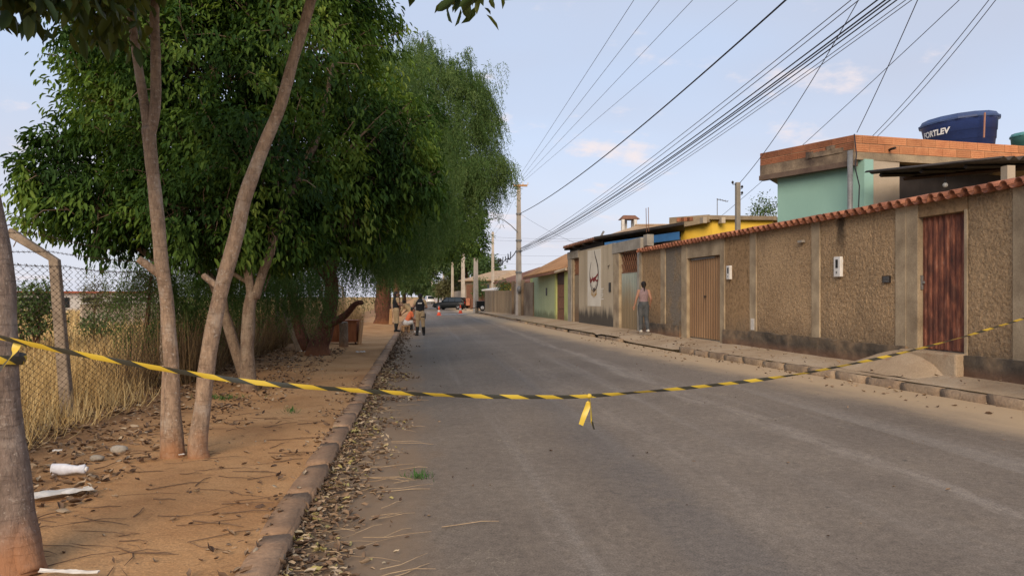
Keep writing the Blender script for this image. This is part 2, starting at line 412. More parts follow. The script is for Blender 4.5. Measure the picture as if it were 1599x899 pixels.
# asphalt: dusty wheel lanes, grit, dirt drifting in from both gutters
m, nt, b = nodes_of('asphalt'); k = NT(nt)
v = k.pos(); xyz = k.sepv(v)
col = k.ramp(k.noise(v, 0.45, 6, 0.6), [(0.3, (0.150, 0.119, 0.092)), (0.7, (0.212, 0.170, 0.129))])
lanes = k.rng(k.noise(k.pos((1.25, 0.035, 1)), 1.3, 5, 0.6), 0.50, 0.68)
col = k.mix(k.math('MULTIPLY', lanes, 0.55), col, (0.265, 0.228, 0.19))
cool = k.rng(k.noise(k.pos((0.8, 0.02, 1)), 1.1, 3, 0.5, 0.3), 0.52, 0.66)
col = k.mix(k.math('MULTIPLY', cool, 0.35), col, (0.115, 0.108, 0.104))
for wx, ww, wa in ((4.05, 0.26, 0.40), (2.45, 0.42, 0.18), (1.1, 0.35, 0.10)):                       # dust worn into long pale tracks
    off = k.math('ABSOLUTE', k.math('SUBTRACT', k.math('ADD', xyz[0], k.math('MULTIPLY', k.noise(k.pos((0.6, 0.12, 1)), 2.0, 5, 0.65), 0.9)), wx + 0.45))
    trk = k.math('MULTIPLY', k.rng(off, ww, 0.03), k.rng(k.noise(k.pos((3, 0.5, 1)), 2.5, 5, 0.7), 0.35, 0.60))
    col = k.mix(k.math('MULTIPLY', trk, wa), col, (0.36, 0.305, 0.25))
blot = k.rng(k.noise(v, 2.6, 7, 0.72), 0.54, 0.70)
col = k.mix(k.math('MULTIPLY', blot, 0.45), col, (0.23, 0.18, 0.13))
spots = k.rng(k.noise(v, 5.5, 3, 0.5), 0.70, 0.76)
col = k.mix(k.math('MULTIPLY', spots, 0.5), col, (0.05, 0.045, 0.042))
crk = k.rng(k.math('ABSOLUTE', k.math('SUBTRACT', k.noise(v, 1.1, 5, 0.62, 0.6), 0.5)), 0.0045, 0.0015)
col = k.mix(k.math('MULTIPLY', k.math('MULTIPLY', crk, k.rng(k.noise(v, 0.35, 2), 0.5, 0.62)), 0.6), col, (0.34, 0.28, 0.2))
col = k.mix(1.0, col, k.ramp(k.noise(v, 14, 6, 0.75), [(0.3, 0.74), (0.7, 1.24)]), 'MULTIPLY')
col = k.mix(1.0, col, k.ramp(k.noise(v, 95, 3, 0.6), [(0.3, 0.60), (0.7, 1.38)]), 'MULTIPLY')
wob = k.math('MULTIPLY', k.math('SUBTRACT', k.noise(k.pos((1, 0.35, 1)), 1.6, 6, 0.65), 0.5), 1.5)
dl = k.rng(k.math('ADD', xyz[0], wob), 0.35, -0.35)              # earth in the near gutter
col = k.mix(k.math('MULTIPLY', dl, 0.8), col, (0.235, 0.160, 0.098))
at_ = k.attr('kerb')['Fac']                                       # metres from the far kerb, stored on the mesh
dr = k.rng(k.math('ADD', at_, k.math('MULTIPLY', wob, 0.8)), 1.75, 0.5)
col = k.mix(k.math('MULTIPLY', dr, 0.92), col, (0.46, 0.335, 0.205))
nt.links.new(col, b.inputs['Base Color']); b.inputs['Roughness'].default_value = 0.85; b.inputs['Specular IOR Level'].default_value = 0.3
k.bump(k.noise(v, 120, 4, 0.65), b, 0.55, 0.006)

m, nt, b = nodes_of('dirt'); k = NT(nt)
v = k.pos()
col = k.ramp(k.noise(v, 0.8, 7, 0.6), [(0.28, (0.33, 0.170, 0.076)), (0.5, (0.48, 0.270, 0.125)), (0.75, (0.55, 0.335, 0.17))])
col = k.mix(k.math('MULTIPLY', k.rng(k.noise(v, 4.5, 6, 0.7), 0.55, 0.72), 0.55), col, (0.20, 0.105, 0.055))
fx = k.sepv(v)[0]
fence = k.rng(k.math('ADD', fx, k.math('MULTIPLY', k.noise(v, 1.2, 5), 1.4)), -1.9, -3.1)
col = k.mix(k.math('MULTIPLY', fence, 0.6), col, (0.15, 0.09, 0.052))
col = k.mix(1.0, col, k.ramp(k.noise(v, 60, 4, 0.65), [(0.3, 0.75), (0.7, 1.2)]), 'MULTIPLY')
nt.links.new(col, b.inputs['Base Color']); b.inputs['Roughness'].default_value = 0.95; b.inputs['Specular IOR Level'].default_value = 0.1
k.bump(k.math('ADD', k.noise(v, 30, 6, 0.7), k.noise(v, 5, 4)), b, 0.6, 0.03)

m, nt, b = nodes_of('sidewalk_dust'); k = NT(nt)
v = k.pos()
col = k.ramp(k.noise(v, 0.9, 7, 0.62), [(0.3, (0.30, 0.215, 0.14)), (0.5, (0.40, 0.30, 0.20)), (0.72, (0.47, 0.385, 0.285))])
col = k.mix(k.math('MULTIPLY', k.rng(k.noise(v, 3.1, 6, 0.7), 0.56, 0.70), 0.6), col, (0.27, 0.15, 0.085))
col = k.mix(1.0, col, k.ramp(k.noise(v, 50, 4, 0.65), [(0.3, 0.78), (0.7, 1.18)]), 'MULTIPLY')
nt.links.new(col, b.inputs['Base Color']); b.inputs['Roughness'].default_value = 0.95; b.inputs['Specular IOR Level'].default_value = 0.15
k.bump(k.noise(v, 22, 6, 0.7), b, 0.5, 0.03)

m, nt, b = nodes_of('field'); k = NT(nt)
v = k.pos()
col = k.ramp(k.noise(v, 0.12, 7, 0.65), [(0.3, (0.24, 0.145, 0.065)), (0.52, (0.40, 0.265, 0.115)), (0.75, (0.44, 0.31, 0.15))])
col = k.mix(1.0, col, k.ramp(k.noise(v, 12, 5, 0.7), [(0.3, 0.65), (0.7, 1.25)]), 'MULTIPLY')
nt.links.new(col, b.inputs['Base Color']); b.inputs['Roughness'].default_value = 1.0; b.inputs['Specular IOR Level'].default_value = 0.05
k.bump(k.noise(v, 8, 6, 0.7), b, 0.8, 0.15)

# roughcast render, damp dark foot of the walls
def abs_streak(k, xyz, v):
    # dark water stain running down from the tiles above one meter box
    yy = S(1313) * WU.y + W0.y
    off = k.math('ABSOLUTE', k.math('SUBTRACT', k.math('ADD', xyz[1], k.math('MULTIPLY', k.noise(v, 3.5, 4), 0.25)), yy + 0.125))
    return k.math('MULTIPLY', k.math('MULTIPLY', k.rng(off, 0.22, 0.04), k.rng(xyz[2], 2.25, 3.05)), 0.85)
def roughcast(name, c1, c2, bs=1.0, grey=0.0, scale=24):
    m, nt, b = nodes_of(name); k = NT(nt)
    v = k.pos(); xyz = k.sepv(v)
    lump = k.noise(v, scale, 5, 0.66, 0.15)
    col = k.ramp(k.noise(v, 0.75, 6, 0.6), [(0.3, c2), (0.68, c1)])
    col = k.mix(1.0, col, k.ramp(lump, [(0.32, 0.58), (0.50, 1.0), (0.70, 1.20)]), 'MULTIPLY')  # relief shading put into the colour: hollows darker, crests lighter
    drip = k.rng(k.noise(k.pos((3.0, 3.0, 0.16)), 1.2, 4, 0.55), 0.60, 0.74)
    col = k.mix(k.math('MULTIPLY', k.math('MULTIPLY', drip, k.rng(xyz[2], 1.7, 3.0)), 0.65), col, (0.085, 0.065, 0.05))
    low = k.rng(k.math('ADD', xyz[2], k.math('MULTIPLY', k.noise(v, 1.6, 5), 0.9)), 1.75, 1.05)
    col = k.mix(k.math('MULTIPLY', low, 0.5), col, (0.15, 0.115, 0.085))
    col = k.mix(k.math('MULTIPLY', k.rng(k.noise(k.pos((1, 1, 0.6)), 0.9, 6, 0.65), 0.50, 0.66), 0.45), col, (0.235, 0.175, 0.115))
    ys = abs_streak(k, xyz, v)
    col = k.mix(ys, col, (0.045, 0.036, 0.03))
    if grey: col = k.mix(k.math('MULTIPLY', k.rng(k.noise(v, 1.3, 4), 0.42, 0.55), grey), col, (0.20, 0.175, 0.145))
    nt.links.new(col, b.inputs['Base Color']); b.inputs['Roughness'].default_value = 0.97; b.inputs['Specular IOR Level'].default_value = 0.1
    k.bump(k.math('ADD', lump, k.math('MULTIPLY', k.noise(v, 60, 3), 0.35)), b, bs, 0.07)
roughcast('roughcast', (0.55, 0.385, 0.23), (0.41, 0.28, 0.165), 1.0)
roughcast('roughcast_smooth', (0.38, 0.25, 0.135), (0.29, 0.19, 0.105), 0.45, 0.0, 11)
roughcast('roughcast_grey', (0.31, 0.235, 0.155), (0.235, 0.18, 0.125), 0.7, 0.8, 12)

m, nt, b = nodes_of('plinth'); k = NT(nt)
v = k.pos()
col = k.ramp(k.noise(v, 1.4, 7, 0.65), [(0.34, (0.040, 0.033, 0.026)), (0.5, (0.115, 0.088, 0.062)), (0.66, (0.27, 0.185, 0.11))])
col = k.mix(k.math('MULTIPLY', k.rng(k.sepv(v)[2], 0.62, 0.42), 0.5), col, (0.20, 0.095, 0.05))
nt.links.new(col, b.inputs['Base Color']); b.inputs['Roughness'].default_value = 0.95
k.bump(k.noise(v, 25, 6, 0.7), b, 0.6, 0.02)

def damp_paint(name, c1, c2, dirt, zlo, zhi, amt=0.9):
    m, nt, b = nodes_of(name); k = NT(nt)
    v = k.pos(); z = k.sepv(v)[2]
    col = k.ramp(k.noise(v, 0.7, 6, 0.6), [(0.3, c2), (0.7, c1)])
    streak = k.rng(k.noise(k.pos((2.5, 2.5, 0.12)), 1.1, 5), 0.52, 0.72)
    col = k.mix(k.math('MULTIPLY', streak, 0.35), col, tuple(0.6 * x for x in c2))
    zz = k.math('ADD', z, k.math('MULTIPLY', k.math('SUBTRACT', k.noise(k.pos((1, 1, 0.35)), 1.7, 6, 0.65), 0.5), 1.3))
    col = k.mix(k.rng(zz, zhi, zlo, 0, amt), col, dirt)
    nt.links.new(col, b.inputs['Base Color']); b.inputs['Roughness'].default_value = 0.9; b.inputs['Specular IOR Level'].default_value = 0.2
    k.bump(k.noise(v, 30, 4), b, 0.2, 0.01)
damp_paint('wall_cream', (0.50, 0.42, 0.305), (0.40, 0.33, 0.235), (0.05, 0.045, 0.04), 0.75, 1.25)
damp_paint('paint_green', (0.36, 0.41, 0.25), (0.31, 0.36, 0.21), (0.10, 0.11, 0.06), 0.55, 0.95, 0.75)
damp_paint('paint_lime', (0.45, 0.50, 0.20), (0.40, 0.44, 0.17), (0.16, 0.13, 0.08), 0.5, 0.8, 0.6)
damp_paint('gate_zinc', (0.29, 0.33, 0.30), (0.215, 0.25, 0.23), (0.20, 0.145, 0.085), 1.1, 2.4, 0.9)
damp_paint('gate_old', (0.20, 0.17, 0.13), (0.15, 0.12, 0.09), (0.13, 0.085, 0.055), 0.7, 1.3, 0.8)

m, nt, b = nodes_of('gate_rust'); k = NT(nt)
col = k.ramp(k.noise(k.pos((4, 4, 1.1)), 2.2, 8, 0.72), [(0.30, (0.050, 0.020, 0.016)), (0.45, (0.14, 0.045, 0.028)), (0.58, (0.28, 0.105, 0.058)), (0.74, (0.40, 0.26, 0.20))])
col = k.mix(k.math('MULTIPLY', k.rng(k.noise(k.pos((1, 1, 0.6)), 3.5, 4), 0.52, 0.66), 0.7), col, (0.055, 0.02, 0.016))
nt.links.new(col, b.inputs['Base Color']); b.inputs['Roughness'].default_value = 0.75; b.inputs['Metallic'].default_value = 0.1
k.bump(k.noise(k.pos(), 60, 4), b, 0.25, 0.004)

# barrier tape: diagonal yellow and black print
m, nt, b = nodes_of('barrier_tape'); k = NT(nt)
uvn = nt.nodes.new('ShaderNodeUVMap'); uvn.uv_map = 'UVMap'
uv = k.sepv(uvn.outputs[0])
fr = k.math('FRACT', k.math('ADD', k.math('MULTIPLY', uv[0], 3.3), k.math('MULTIPLY', uv[1], 0.36)))
col = k.mix(k.math('GREATER_THAN', fr, 0.52), (0.60, 0.43, 0.045), (0.045, 0.045, 0.034))
nt.links.new(col, b.inputs['Base Color']); b.inputs['Roughness'].default_value = 0.4

# ================================================================== THE GROUND
from mathutils import noise as NZ
def grid_sheet(name, xs_of_y, ys, zfun, mat, kerb_attr=False):
    vs, fs, ka = [], [], []
    n = None
    for y in ys:
        xs = xs_of_y(y); n = len(xs)
        for x in xs: vs.append((x, y, zfun(x, y))); ka.append(max(0.0, kerb_r(y) - x))
    for j in range(len(ys) - 1):
        for i in range(n - 1):
            a = j * n + i; fs.append((a, a + 1, a + n + 1, a + n))
    mb = MB(); mb.add(vs, fs)
    o = mb.build(name, mat, smooth=True)
    if kerb_attr:
        a = o.data.attributes.new('kerb', 'FLOAT', 'POINT'); a.data.foreach_set('value', ka)
    return tag(o, kind='structure')
# one sheet out to the horizon: field on one side, yards on the other
gx = [-900, -300, -120, -60, -30, -18, -12, -9, -7, -5.5, -4.3, -2.0, -1.2, -1.0, 8.2, 9.5, 30, 120, 900]
gy = [-60, -20, 0, 4, 8, 12, 16, 22, 30, 40, 55, 75, 110, 160, 260, 500, 1200]
def gz(x, y):
    if x < -1.1: return 0.03 - 0.002 * min(90, max(0, -4 - x)) + (0.05 * NZ.noise(Vector((x * .3, y * .3, 0))) if x < -4.5 else 0)
    if x < 8.3: return -0.10
    return 0.12
grid_sheet('ground', lambda y: gx, gy, gz, 'field')
ry = [-8 + 1.0 * i for i in range(90)] + [85, 90, 100, 120, 150, 200, 300, 420]
grid_sheet('road', lambda y: [KERB_L + (kerb_r(y) - KERB_L) * t / 12 for t in range(13)], ry, lambda x, y: road_z(x) + 0.004 * NZ.noise(Vector((x * 0.7, y * 0.5, 2))), 'asphalt', True)
grid_sheet('side_street', lambda y: [4.7, 8, 16, 40], [68.5, 70, 73, 77], lambda x, y: 0.150 + 0.004 * (x - 4.7), 'asphalt')
def vz(x, y):
    e = NZ.noise(Vector((x * 0.9, y * 0.6, 5))) * 0.035 + NZ.noise(Vector((x * 3.1, y * 2.6, 9))) * 0.012
    w = min(1, max(0, (KERB_L - 0.15 - x) / 0.5))
    return 0.115 + e * w + 0.03 * min(1, max(0, (-1.5 - x) / 2))
vy = [-6 + 0.3 * i for i in range(0, 150)] + [40 + i * 2 for i in range(0, 60)] + [200, 400]
grid_sheet('dirt_verge', lambda y: [KERB_L - 0.13 - 4.1 * t / 20 for t in range(21)], vy, vz, 'dirt')
# far pavement: its outer edge drops to the road where drives cross it
def drop(y):
    lo = 1.0
    for a, b in ((18.6, 24.0), (26.2, 26.8)):
        if a < y < b: lo = min(lo, max(0.12, 1 - min(y - a, b - y) * 1.4))
    return lo
def wall_x(y): return 8.50 - 0.0425 * (y - 9.74)
def sw_z(t, y):
    edge = road_z(kerb_r(y)) + 0.012 + 0.118 * drop(y)
    return edge + (0.435 - edge) * t ** 1.2 + 0.012 * NZ.noise(Vector((t * 2, y * 0.8, 3))) * (1 - abs(2 * t - 1))
sy = [-6 + 0.5 * i for i in range(int(74.5 / 0.5) + 1)]
vs, fs = [], []
for y in sy:
    for t in range(9):
        u = t / 8; x0 = kerb_r(y) + 0.10; x1 = wall_x(y) + 0.3
        vs.append((x0 + (x1 - x0) * u, y, sw_z(u, y)))
for j in range(len(sy) - 1):
    for i in range(8):
        a = j * 9 + i; fs.append((a, a + 1, a + 10, a + 9))
mb = MB(); mb.add(vs, fs); tag(mb.build('pavement', 'sidewalk_dust', smooth=True), kind='structure')
mb = MB()                                                        # pavement beyond the side street
mb.hexa([(4.8, 77, 0), (9, 77, 0), (9, 300, 0), (4.8, 300, 0)], [(4.8, 77, 0.28), (9, 77, 0.34), (9, 300, 0.34), (4.8, 300, 0.28)])
tag(mb.build('pavement', 'sidewalk_dust'), kind='structure')

# kerbs, stone by stone
def stone(w, l, h, seed, amp):
    mb = MB(); mb.box(-w / 2, w / 2, -l / 2, l / 2, -0.12, h)
    me = mb.mesh('kerb_stone', None)
    bm = bmesh.new(); bm.from_mesh(me); bmesh.ops.recalc_face_normals(bm, faces=bm.faces)
    bmesh.ops.bevel(bm, geom=list(bm.edges), offset=0.014, segments=2, affect='EDGES', clamp_overlap=True)
    bmesh.ops.subdivide_edges(bm, edges=[e for e in bm.edges if e.calc_length() > 0.3], cuts=4)
    bm.to_mesh(me); bm.free()
    for v in me.vertices: v.co += NZ.noise_vector(v.co * 4 + Vector((seed, 0, 0))) * amp
    me.shade_smooth(); return me
kl = thing('kerb', None, None, (KERB_L - 0.08, 3, 0)); tag(kl, kind='structure')
del_keys = None
protos = [stone(0.20, 0.99, 0.135, 10 * i, 0.018) for i in range(4)]
for p in protos: p.materials.append(MT['kerb_stone'])
y = 0.5
i = 0
while y < 92:
    piece('kerb_stone', protos[i % 4], kl, (KERB_L - 0.09 + random.uniform(-.012, .012), y, random.uniform(-.012, .008)), (random.uniform(-.012, .012), random.uniform(-.05, .03), random.uniform(-.012, .012)))
    y += 1.0; i += 1
kr = thing('kerb', None, None, (7.5, 8, 0)); tag(kr, kind='structure')
protos = [stone(0.17, 0.78, 0.125, 100 + 10 * i, 0.028) for i in range(4)]
for p in protos: p.materials.append(MT['kerb_old'])
y = 4.0; i = 0
while y < 66:
    skip = 19.0 < y < 23.6 or 25.9 < y < 26.9 or (30 < y < 44 and i % 3 == 0) or (y > 52 and i % 2)
    if not skip:
        dx = kerb_r(y + .4) - kerb_r(y - .4)
        low = -0.05 if y > 24 else 0
        piece('kerb_stone', protos[i % 4], kr, (kerb_r(y) + 0.07, y, road_z(kerb_r(y)) + low + random.uniform(-.015, .012)), (0, random.uniform(-.06, .06), -math.atan2(dx, 0.8) + random.uniform(-.03, .03)))
    y += 0.80; i += 1

# ================================================================== THE LONG ROUGHCAST WALL
sL, sR = S(1001), -4.2
wall = thing('boundary_wall', 'long tan roughcast wall topped with red clay tiles', 'wall', wp(0, 0, 0.4))
G1a, G1b = S(1434), S(1506)          # rusty gate (a is the far jamb)
G2a, G2b = S(1074), S(1125.5)        # brown double gate
ZT = 3.20
def wbuild(name, mat, s0, s1, o0, o1, z0, z1, parent, bev=0.0):
    mb = MB(); mb.wbox(min(s0, s1), max(s0, s1), o0, o1, z0, z1); o = mb.build(name, mat, parent)
    if bev: bevel(o, bev)
    return o
pil = [(S(1268.5), S(1281)), (S(1172), S(1182)), (S(1033), S(1040)), (S(1582.5), S(1606)), (S(1399.5), S(1416)), (S(1065.5), G2a), (G2b, S(1132.5)), (S(1000), S(1003.5))]
for a, b_ in pil: wbuild('pilaster', 'pilaster', a, b_, -0.15, 0.022, 0.30, ZT, wall, 0.008)
wbuild('jamb', 'pilaster', S(1416) - 0.002, G1a, -0.15, 0.016, 0.30, ZT, wall, 0.006)
panels = [(sR, S(1606), 'roughcast'), (S(1582.5), G1b - 0.06, 'roughcast'), (S(1399.5), S(1281), 'roughcast'), (S(1268.5), S(1182), 'roughcast'),
          (S(1172), S(1132.5), 'roughcast_smooth'), (S(1065.5), S(1040), 'roughcast_grey'), (S(1033), S(1003.5), 'roughcast_smooth')]
for a, b_, mm in panels:
    o = wbuild('wall_panel', mm, a, b_, -0.16, -0.016, 0.30, ZT, wall)
    a, b_ = min(a, b_), max(a, b_); cell = 0.024 if b_ < 6 else (0.04 if b_ < 11.5 else 0.08)       # the thrown-on render, lump by lump
    nx, nz_ = max(2, int((b_ - a) / cell)), int((ZT - .60) / cell); amp = 0.020 if mm == 'roughcast' else 0.008
    vs, fs = [], []
    for i in range(nx + 1):
        for j in range(nz_ + 1):
            s_, z_ = a + (b_ - a) * i / nx, .60 + (ZT - .60) * j / nz_
            h_ = NZ.noise(Vector((s_ * 13, z_ * 13, 1))) * .6 + NZ.noise(Vector((s_ * 27, z_ * 27, 4))) * .5
            edge = i in (0, nx) or j in (0, nz_)
            vs.append(wp(s_, -0.015 if edge else -0.004 + amp * max(-.45, h_), z_))
    for i in range(nx):
        for j in range(nz_): q = i * (nz_ + 1) + j; fs.append((q, q + nz_ + 1, q + nz_ + 2, q + 1))
    mb = MB(); mb.add(vs, fs); mb.build('render_coat', mm, o, True)
wbuild('jamb', 'pilaster', G1b - 0.06, G1b, -0.15, 0.012, 0.30, 3.0, wall, 0.004)
wbuild('lintel', 'roughcast_smooth', G1b - 0.06, G1a, -0.16, 0.004, 2.98, ZT, wall)
wbuild('lintel', 'pilaster', G2b, G2a, -0.16, 0.010, 2.77, ZT, wall)
for a, b_, zt in ((sR, G1b - 0.02, 0.735), (S(1418), S(1132), 0.775), (S(1064), S(1003), 0.74)):
    o = wbuild('plinth', 'plinth', a, b_, -0.1, 0.055, 0.25, zt, wall); rough_up(o.data, .030, 1.9, 40); rough_up(o.data, .012, 9)
# clay tiles laid across the top, cover and channel
def barrel(w, l, t, up, segs=7):
    mb = MB(); vs = []
    for yy, k_ in ((-l / 2, 1.0), (l / 2, 0.86)):
        for r in (w / 2 * k_, w / 2 * k_ - t):
            for i in range(segs + 1):
                a = math.pi * i / segs
                vs.append((yy, -r * math.cos(a), (r * math.sin(a)) * (1 if up else -1)))
    n = segs + 1; fs = []
    for i in range(segs):
        fs += [(i, i + 1, 2 * n + i + 1, 2 * n + i), (n + i + 1, n + i, 3 * n + i, 3 * n + i + 1), (i + 1, i, n + i, n + i + 1), (2 * n + i, 2 * n + i + 1, 3 * n + i + 1, 3 * n + i)]
    mb.add(vs, fs); return mb.mesh('roof_tile', 'tile_clay', True)
wbuild('mortar_bed', 'mortar', sR, sL, -0.15, -0.02, ZT + .001, ZT + .088, wall)
t_up, t_dn = barrel(0.155, 0.42, 0.013, True), barrel(0.15, 0.40, 0.013, False)
wang = math.atan2(WN.y, WN.x)
s = sR + 0.1
while s < sL:
    j = lambda a: random.uniform(-a, a)
    piece('roof_tile', t_up, wall, wp(s, -0.02 + j(.015), ZT + 0.075 + j(.006)), (j(.03), -0.20 + j(.03), wang + math.pi + j(.04)))
    piece('roof_tile', t_dn, wall, wp(s + 0.125, -0.03 + j(.012), ZT + 0.085 + j(.006)), (0, -0.20, wang + math.pi + j(.03)))
    s += 0.25
# step and earth ramp under the rusty gate
mb = MB(); mb.wbox(G1b - 0.05, G1a + 0.25, -0.1, 0.20, 0.30, 0.745)
st = mb.build('step', 'sidewalk_dust', wall); bevel(st, 0.03)
vs, fs = [], []
for i in range(9):
    for j_ in range(7):
        ss = G1b + 0.15 + (G1a + 1.15 - G1b) * i / 8; oo = 0.10 + 0.75 * j_ / 6
        prof = math.sin(math.pi * min(1, max(0, i / 8))) ** 0.6
        vs.append(wp(ss, oo, 0.36 + 0.36 * prof * (1 - (j_ / 6) ** 1.3) + 0.02 * NZ.noise(Vector((ss * 3, oo * 3, 0)))))
for i in range(8):
    for j_ in range(6):
        a = i * 7 + j_; fs.append((a, a + 1, a + 8, a + 7))
mb = MB(); mb.add(vs, fs); mb.build('earth_ramp', 'sidewalk_dust', wall, True)

def corrugated(s0, s1, o, z0, z1, pitch, depth, prof='trap'):
    """upright ribbed sheet in the wall's plane"""
    a, b_ = min(s0, s1), max(s0, s1); vs = []; fs = []
    n = max(2, round((b_ - a) / pitch)); p = (b_ - a) / n; xs = []
    for i in range(n): xs += [(a + p * (i + 0.06), 0), (a + p * (i + 0.50), 0), (a + p * (i + 0.60), depth), (a + p * (i + 0.96), depth)]
    xs = [(a, 0)] + xs + [(b_, 0)]
    for x, dd in xs: vs += [wp(x, o + dd, z0), wp(x, o + dd, z1)]
    for i in range(len(xs) - 1): fs.append((2 * i, 2 * i + 2, 2 * i + 3, 2 * i + 1))
    mb = MB(); mb.add(vs, fs); return mb
g = thing('sheet_gate', 'rusty dark red sheet metal gate in the tan wall', 'gate', wp(G1a, 0, 0.75))
corrugated(G1b + 0.01, G1a - 0.01, -0.10, 0.775, 2.965, 0.13, 0.022).build('sheet_panel', 'gate_rust', g)
fr = MB()
for a, b_, z0, z1 in ((G1b, G1b + .04, .76, 2.97), (G1a - .04, G1a, .76, 2.97), (G1b + .041, G1a - .041, 2.93, 2.97), (G1b + .041, G1a - .041, .76, .80)): fr.wbox(a, b_, -0.13, -0.105, z0, z1)
fr.build('gate_frame', 'gate_rust', g)
mb = MB(); mb.wbox(G1a - 0.07, G1a + 0.05, -0.07, -0.04, 1.86, 1.90); mb.wbox(G1a - 0.03, G1a - 0.005, -0.07, -0.035, 1.76, 2.0); mb.build('latch', 'metal_grey', g)
g = thing('double_gate', 'brown ribbed double sheet gate between concrete jambs', 'gate', wp(G2a, 0, 0.52))
mid = (G2a + G2b) / 2 - 0.02
corrugated(G2b + .01, mid - .008, -0.10, 0.44, 2.735, 0.16, 0.03).build('gate_leaf', 'gate_brown', g)
corrugated(mid + .008, G2a - .01, -0.10, 0.44, 2.735, 0.16, 0.03).build('gate_leaf', 'gate_brown', g)
mb = MB(); mb.wbox(G2b + .02, G2a - .02, -0.14, -0.11, 2.735, 2.768); mb.wbox(mid - .02, mid + .02, -0.15, -0.115, .55, 2.73); mb.build('gate_frame', 'gate_brown', g)
mb = MB(); mb.wbox(mid - .06, mid + .06, -0.065, -0.04, 1.62, 1.66); mb.build('latch', 'metal_dark', g)
mb = MB(); mb.wbox(G2b + 0.5, G2a - 0.12, -0.075, -0.062, 2.71, 2.745); mb.build('top_rail', 'metal_grey', g)
# meter boxes and plates on the wall
def meter(px, py, w, h, label):
    s_ = S(px); d = 9.006 / ((px - 799.5) / F + 0.1646); z = EYE + (HZ - py) / F * d
    t = thing('meter_box', label, 'meter box', wp(s_, 0, z - h / 2), 'electric meter boxes on the tan wall')
    b0 = MB(); b0.wbox(s_ - w / 2, s_ + w / 2, -0.02, 0.06, z - h / 2, z + h / 2); bevel(b0.build('case', 'white_plastic', t), 0.01)
    b0 = MB(); b0.wbox(s_ - w * .17, s_ + w * .17, 0.058, 0.066, z - h * .06, z + h * .36); b0.build('window', 'black_plastic', t)
    b0 = MB(); b0.wbox(s_ - w * .10, s_ + w * .10, 0.058, 0.068, z - h * .33, z - h * .22); b0.build('lock', 'metal_grey', t)
meter(1311, 416.5, 0.22, 0.40, 'white electric meter box below a dark damp streak on the wall')
meter(1140.5, 425.5, 0.20, 0.36, 'white electric meter box just beside the brown double gate')
def plate(name, label, cat, px, py, w, h, dep, mm):
    s_ = S(px); d = 9.006 / ((px - 799.5) / F + 0.1646); z = EYE + (HZ - py) / F * d
    b0 = MB(); b0.wbox(s_ - w / 2, s_ + w / 2, -0.01, dep, z - h / 2, z + h / 2); return tag(b0.build(name, mm), label, cat)
o = plate('letter_slot', 'small dark letter slot plate beside the rusty gate', 'letter slot', 1385.5, 436, 0.20, 0.125, 0.03, 'metal_dark')
for q in range(3):
    d = 9.006 / ((1385.5 - 799.5) / F + 0.1646); z = EYE + (HZ - 436) / F * d
    b0 = MB(); b0.wbox(S(1385.5) - .08, S(1385.5) + .08, 0.03, 0.036, z - .045 + q * .035, z - .03 + q * .035); b0.build('slat', 'metal_grey', o)
plate('wall_bracket', 'small grey bracket high on the tan wall', 'bracket', 1254, 377, 0.17, 0.05, 0.08, 'concrete')
plate('paint_patch', 'white painted patch at the foot of a pilaster', 'patch', 1177, 506, 0.17, 0.28, 0.030, 'stone_white')

# ================================================================== HOUSE WITH THE MURAL WALL
hm = thing('mural_house', 'low cream house front with painted mural and dark tiled eave', 'house', wp(S(935), 0, 0.4))
sA, sB = S(905), S(959.5)
zw = 3.75
wbuild('front_wall', 'wall_cream', sB, sA, -0.2, 0, 0.3, zw, hm)
wbuild('pilaster', 'pilaster', S(968.5), sB, -0.2, 0.03, 0.3, 3.315, hm, 0.01)
wbuild('lintel', 'concrete', S(1003), S(958.5), -0.22, 0.05, 3.32, 3.72, hm, 0.01)
wbuild('pilaster', 'concrete', S(999.7), S(996.5), -0.2, 0.02, 0.3, 3.315, hm, 0.005)
wbuild('block_column', 'concrete', S(1009), S(1003.2), -0.30, -0.05, 3.4, 3.80, hm, 0.01)
for px in (1004, 1007.5):
    s_ = S(px); mb = MB(); mb.tube([wp(s_, -0.15, 3.9), wp(s_ + .02, -0.14, 4.75)], 0.012, 5); mb.build('steel_bar', 'lattice_rust', hm)
# narrow side entrance
wbuild('pilaster', 'concrete', S(894), S(888.5), -0.2, 0.03, 0.3, 3.45, hm, 0.01)
wbuild('lintel', 'concrete', sA - 0.0, S(888.3), -0.22, 0.05, 3.452, 3.80, hm, 0.01)
wbuild('side_panel', 'pilaster', S(896), S(894), -0.2, 0.0, 0.3, 3.45, hm)
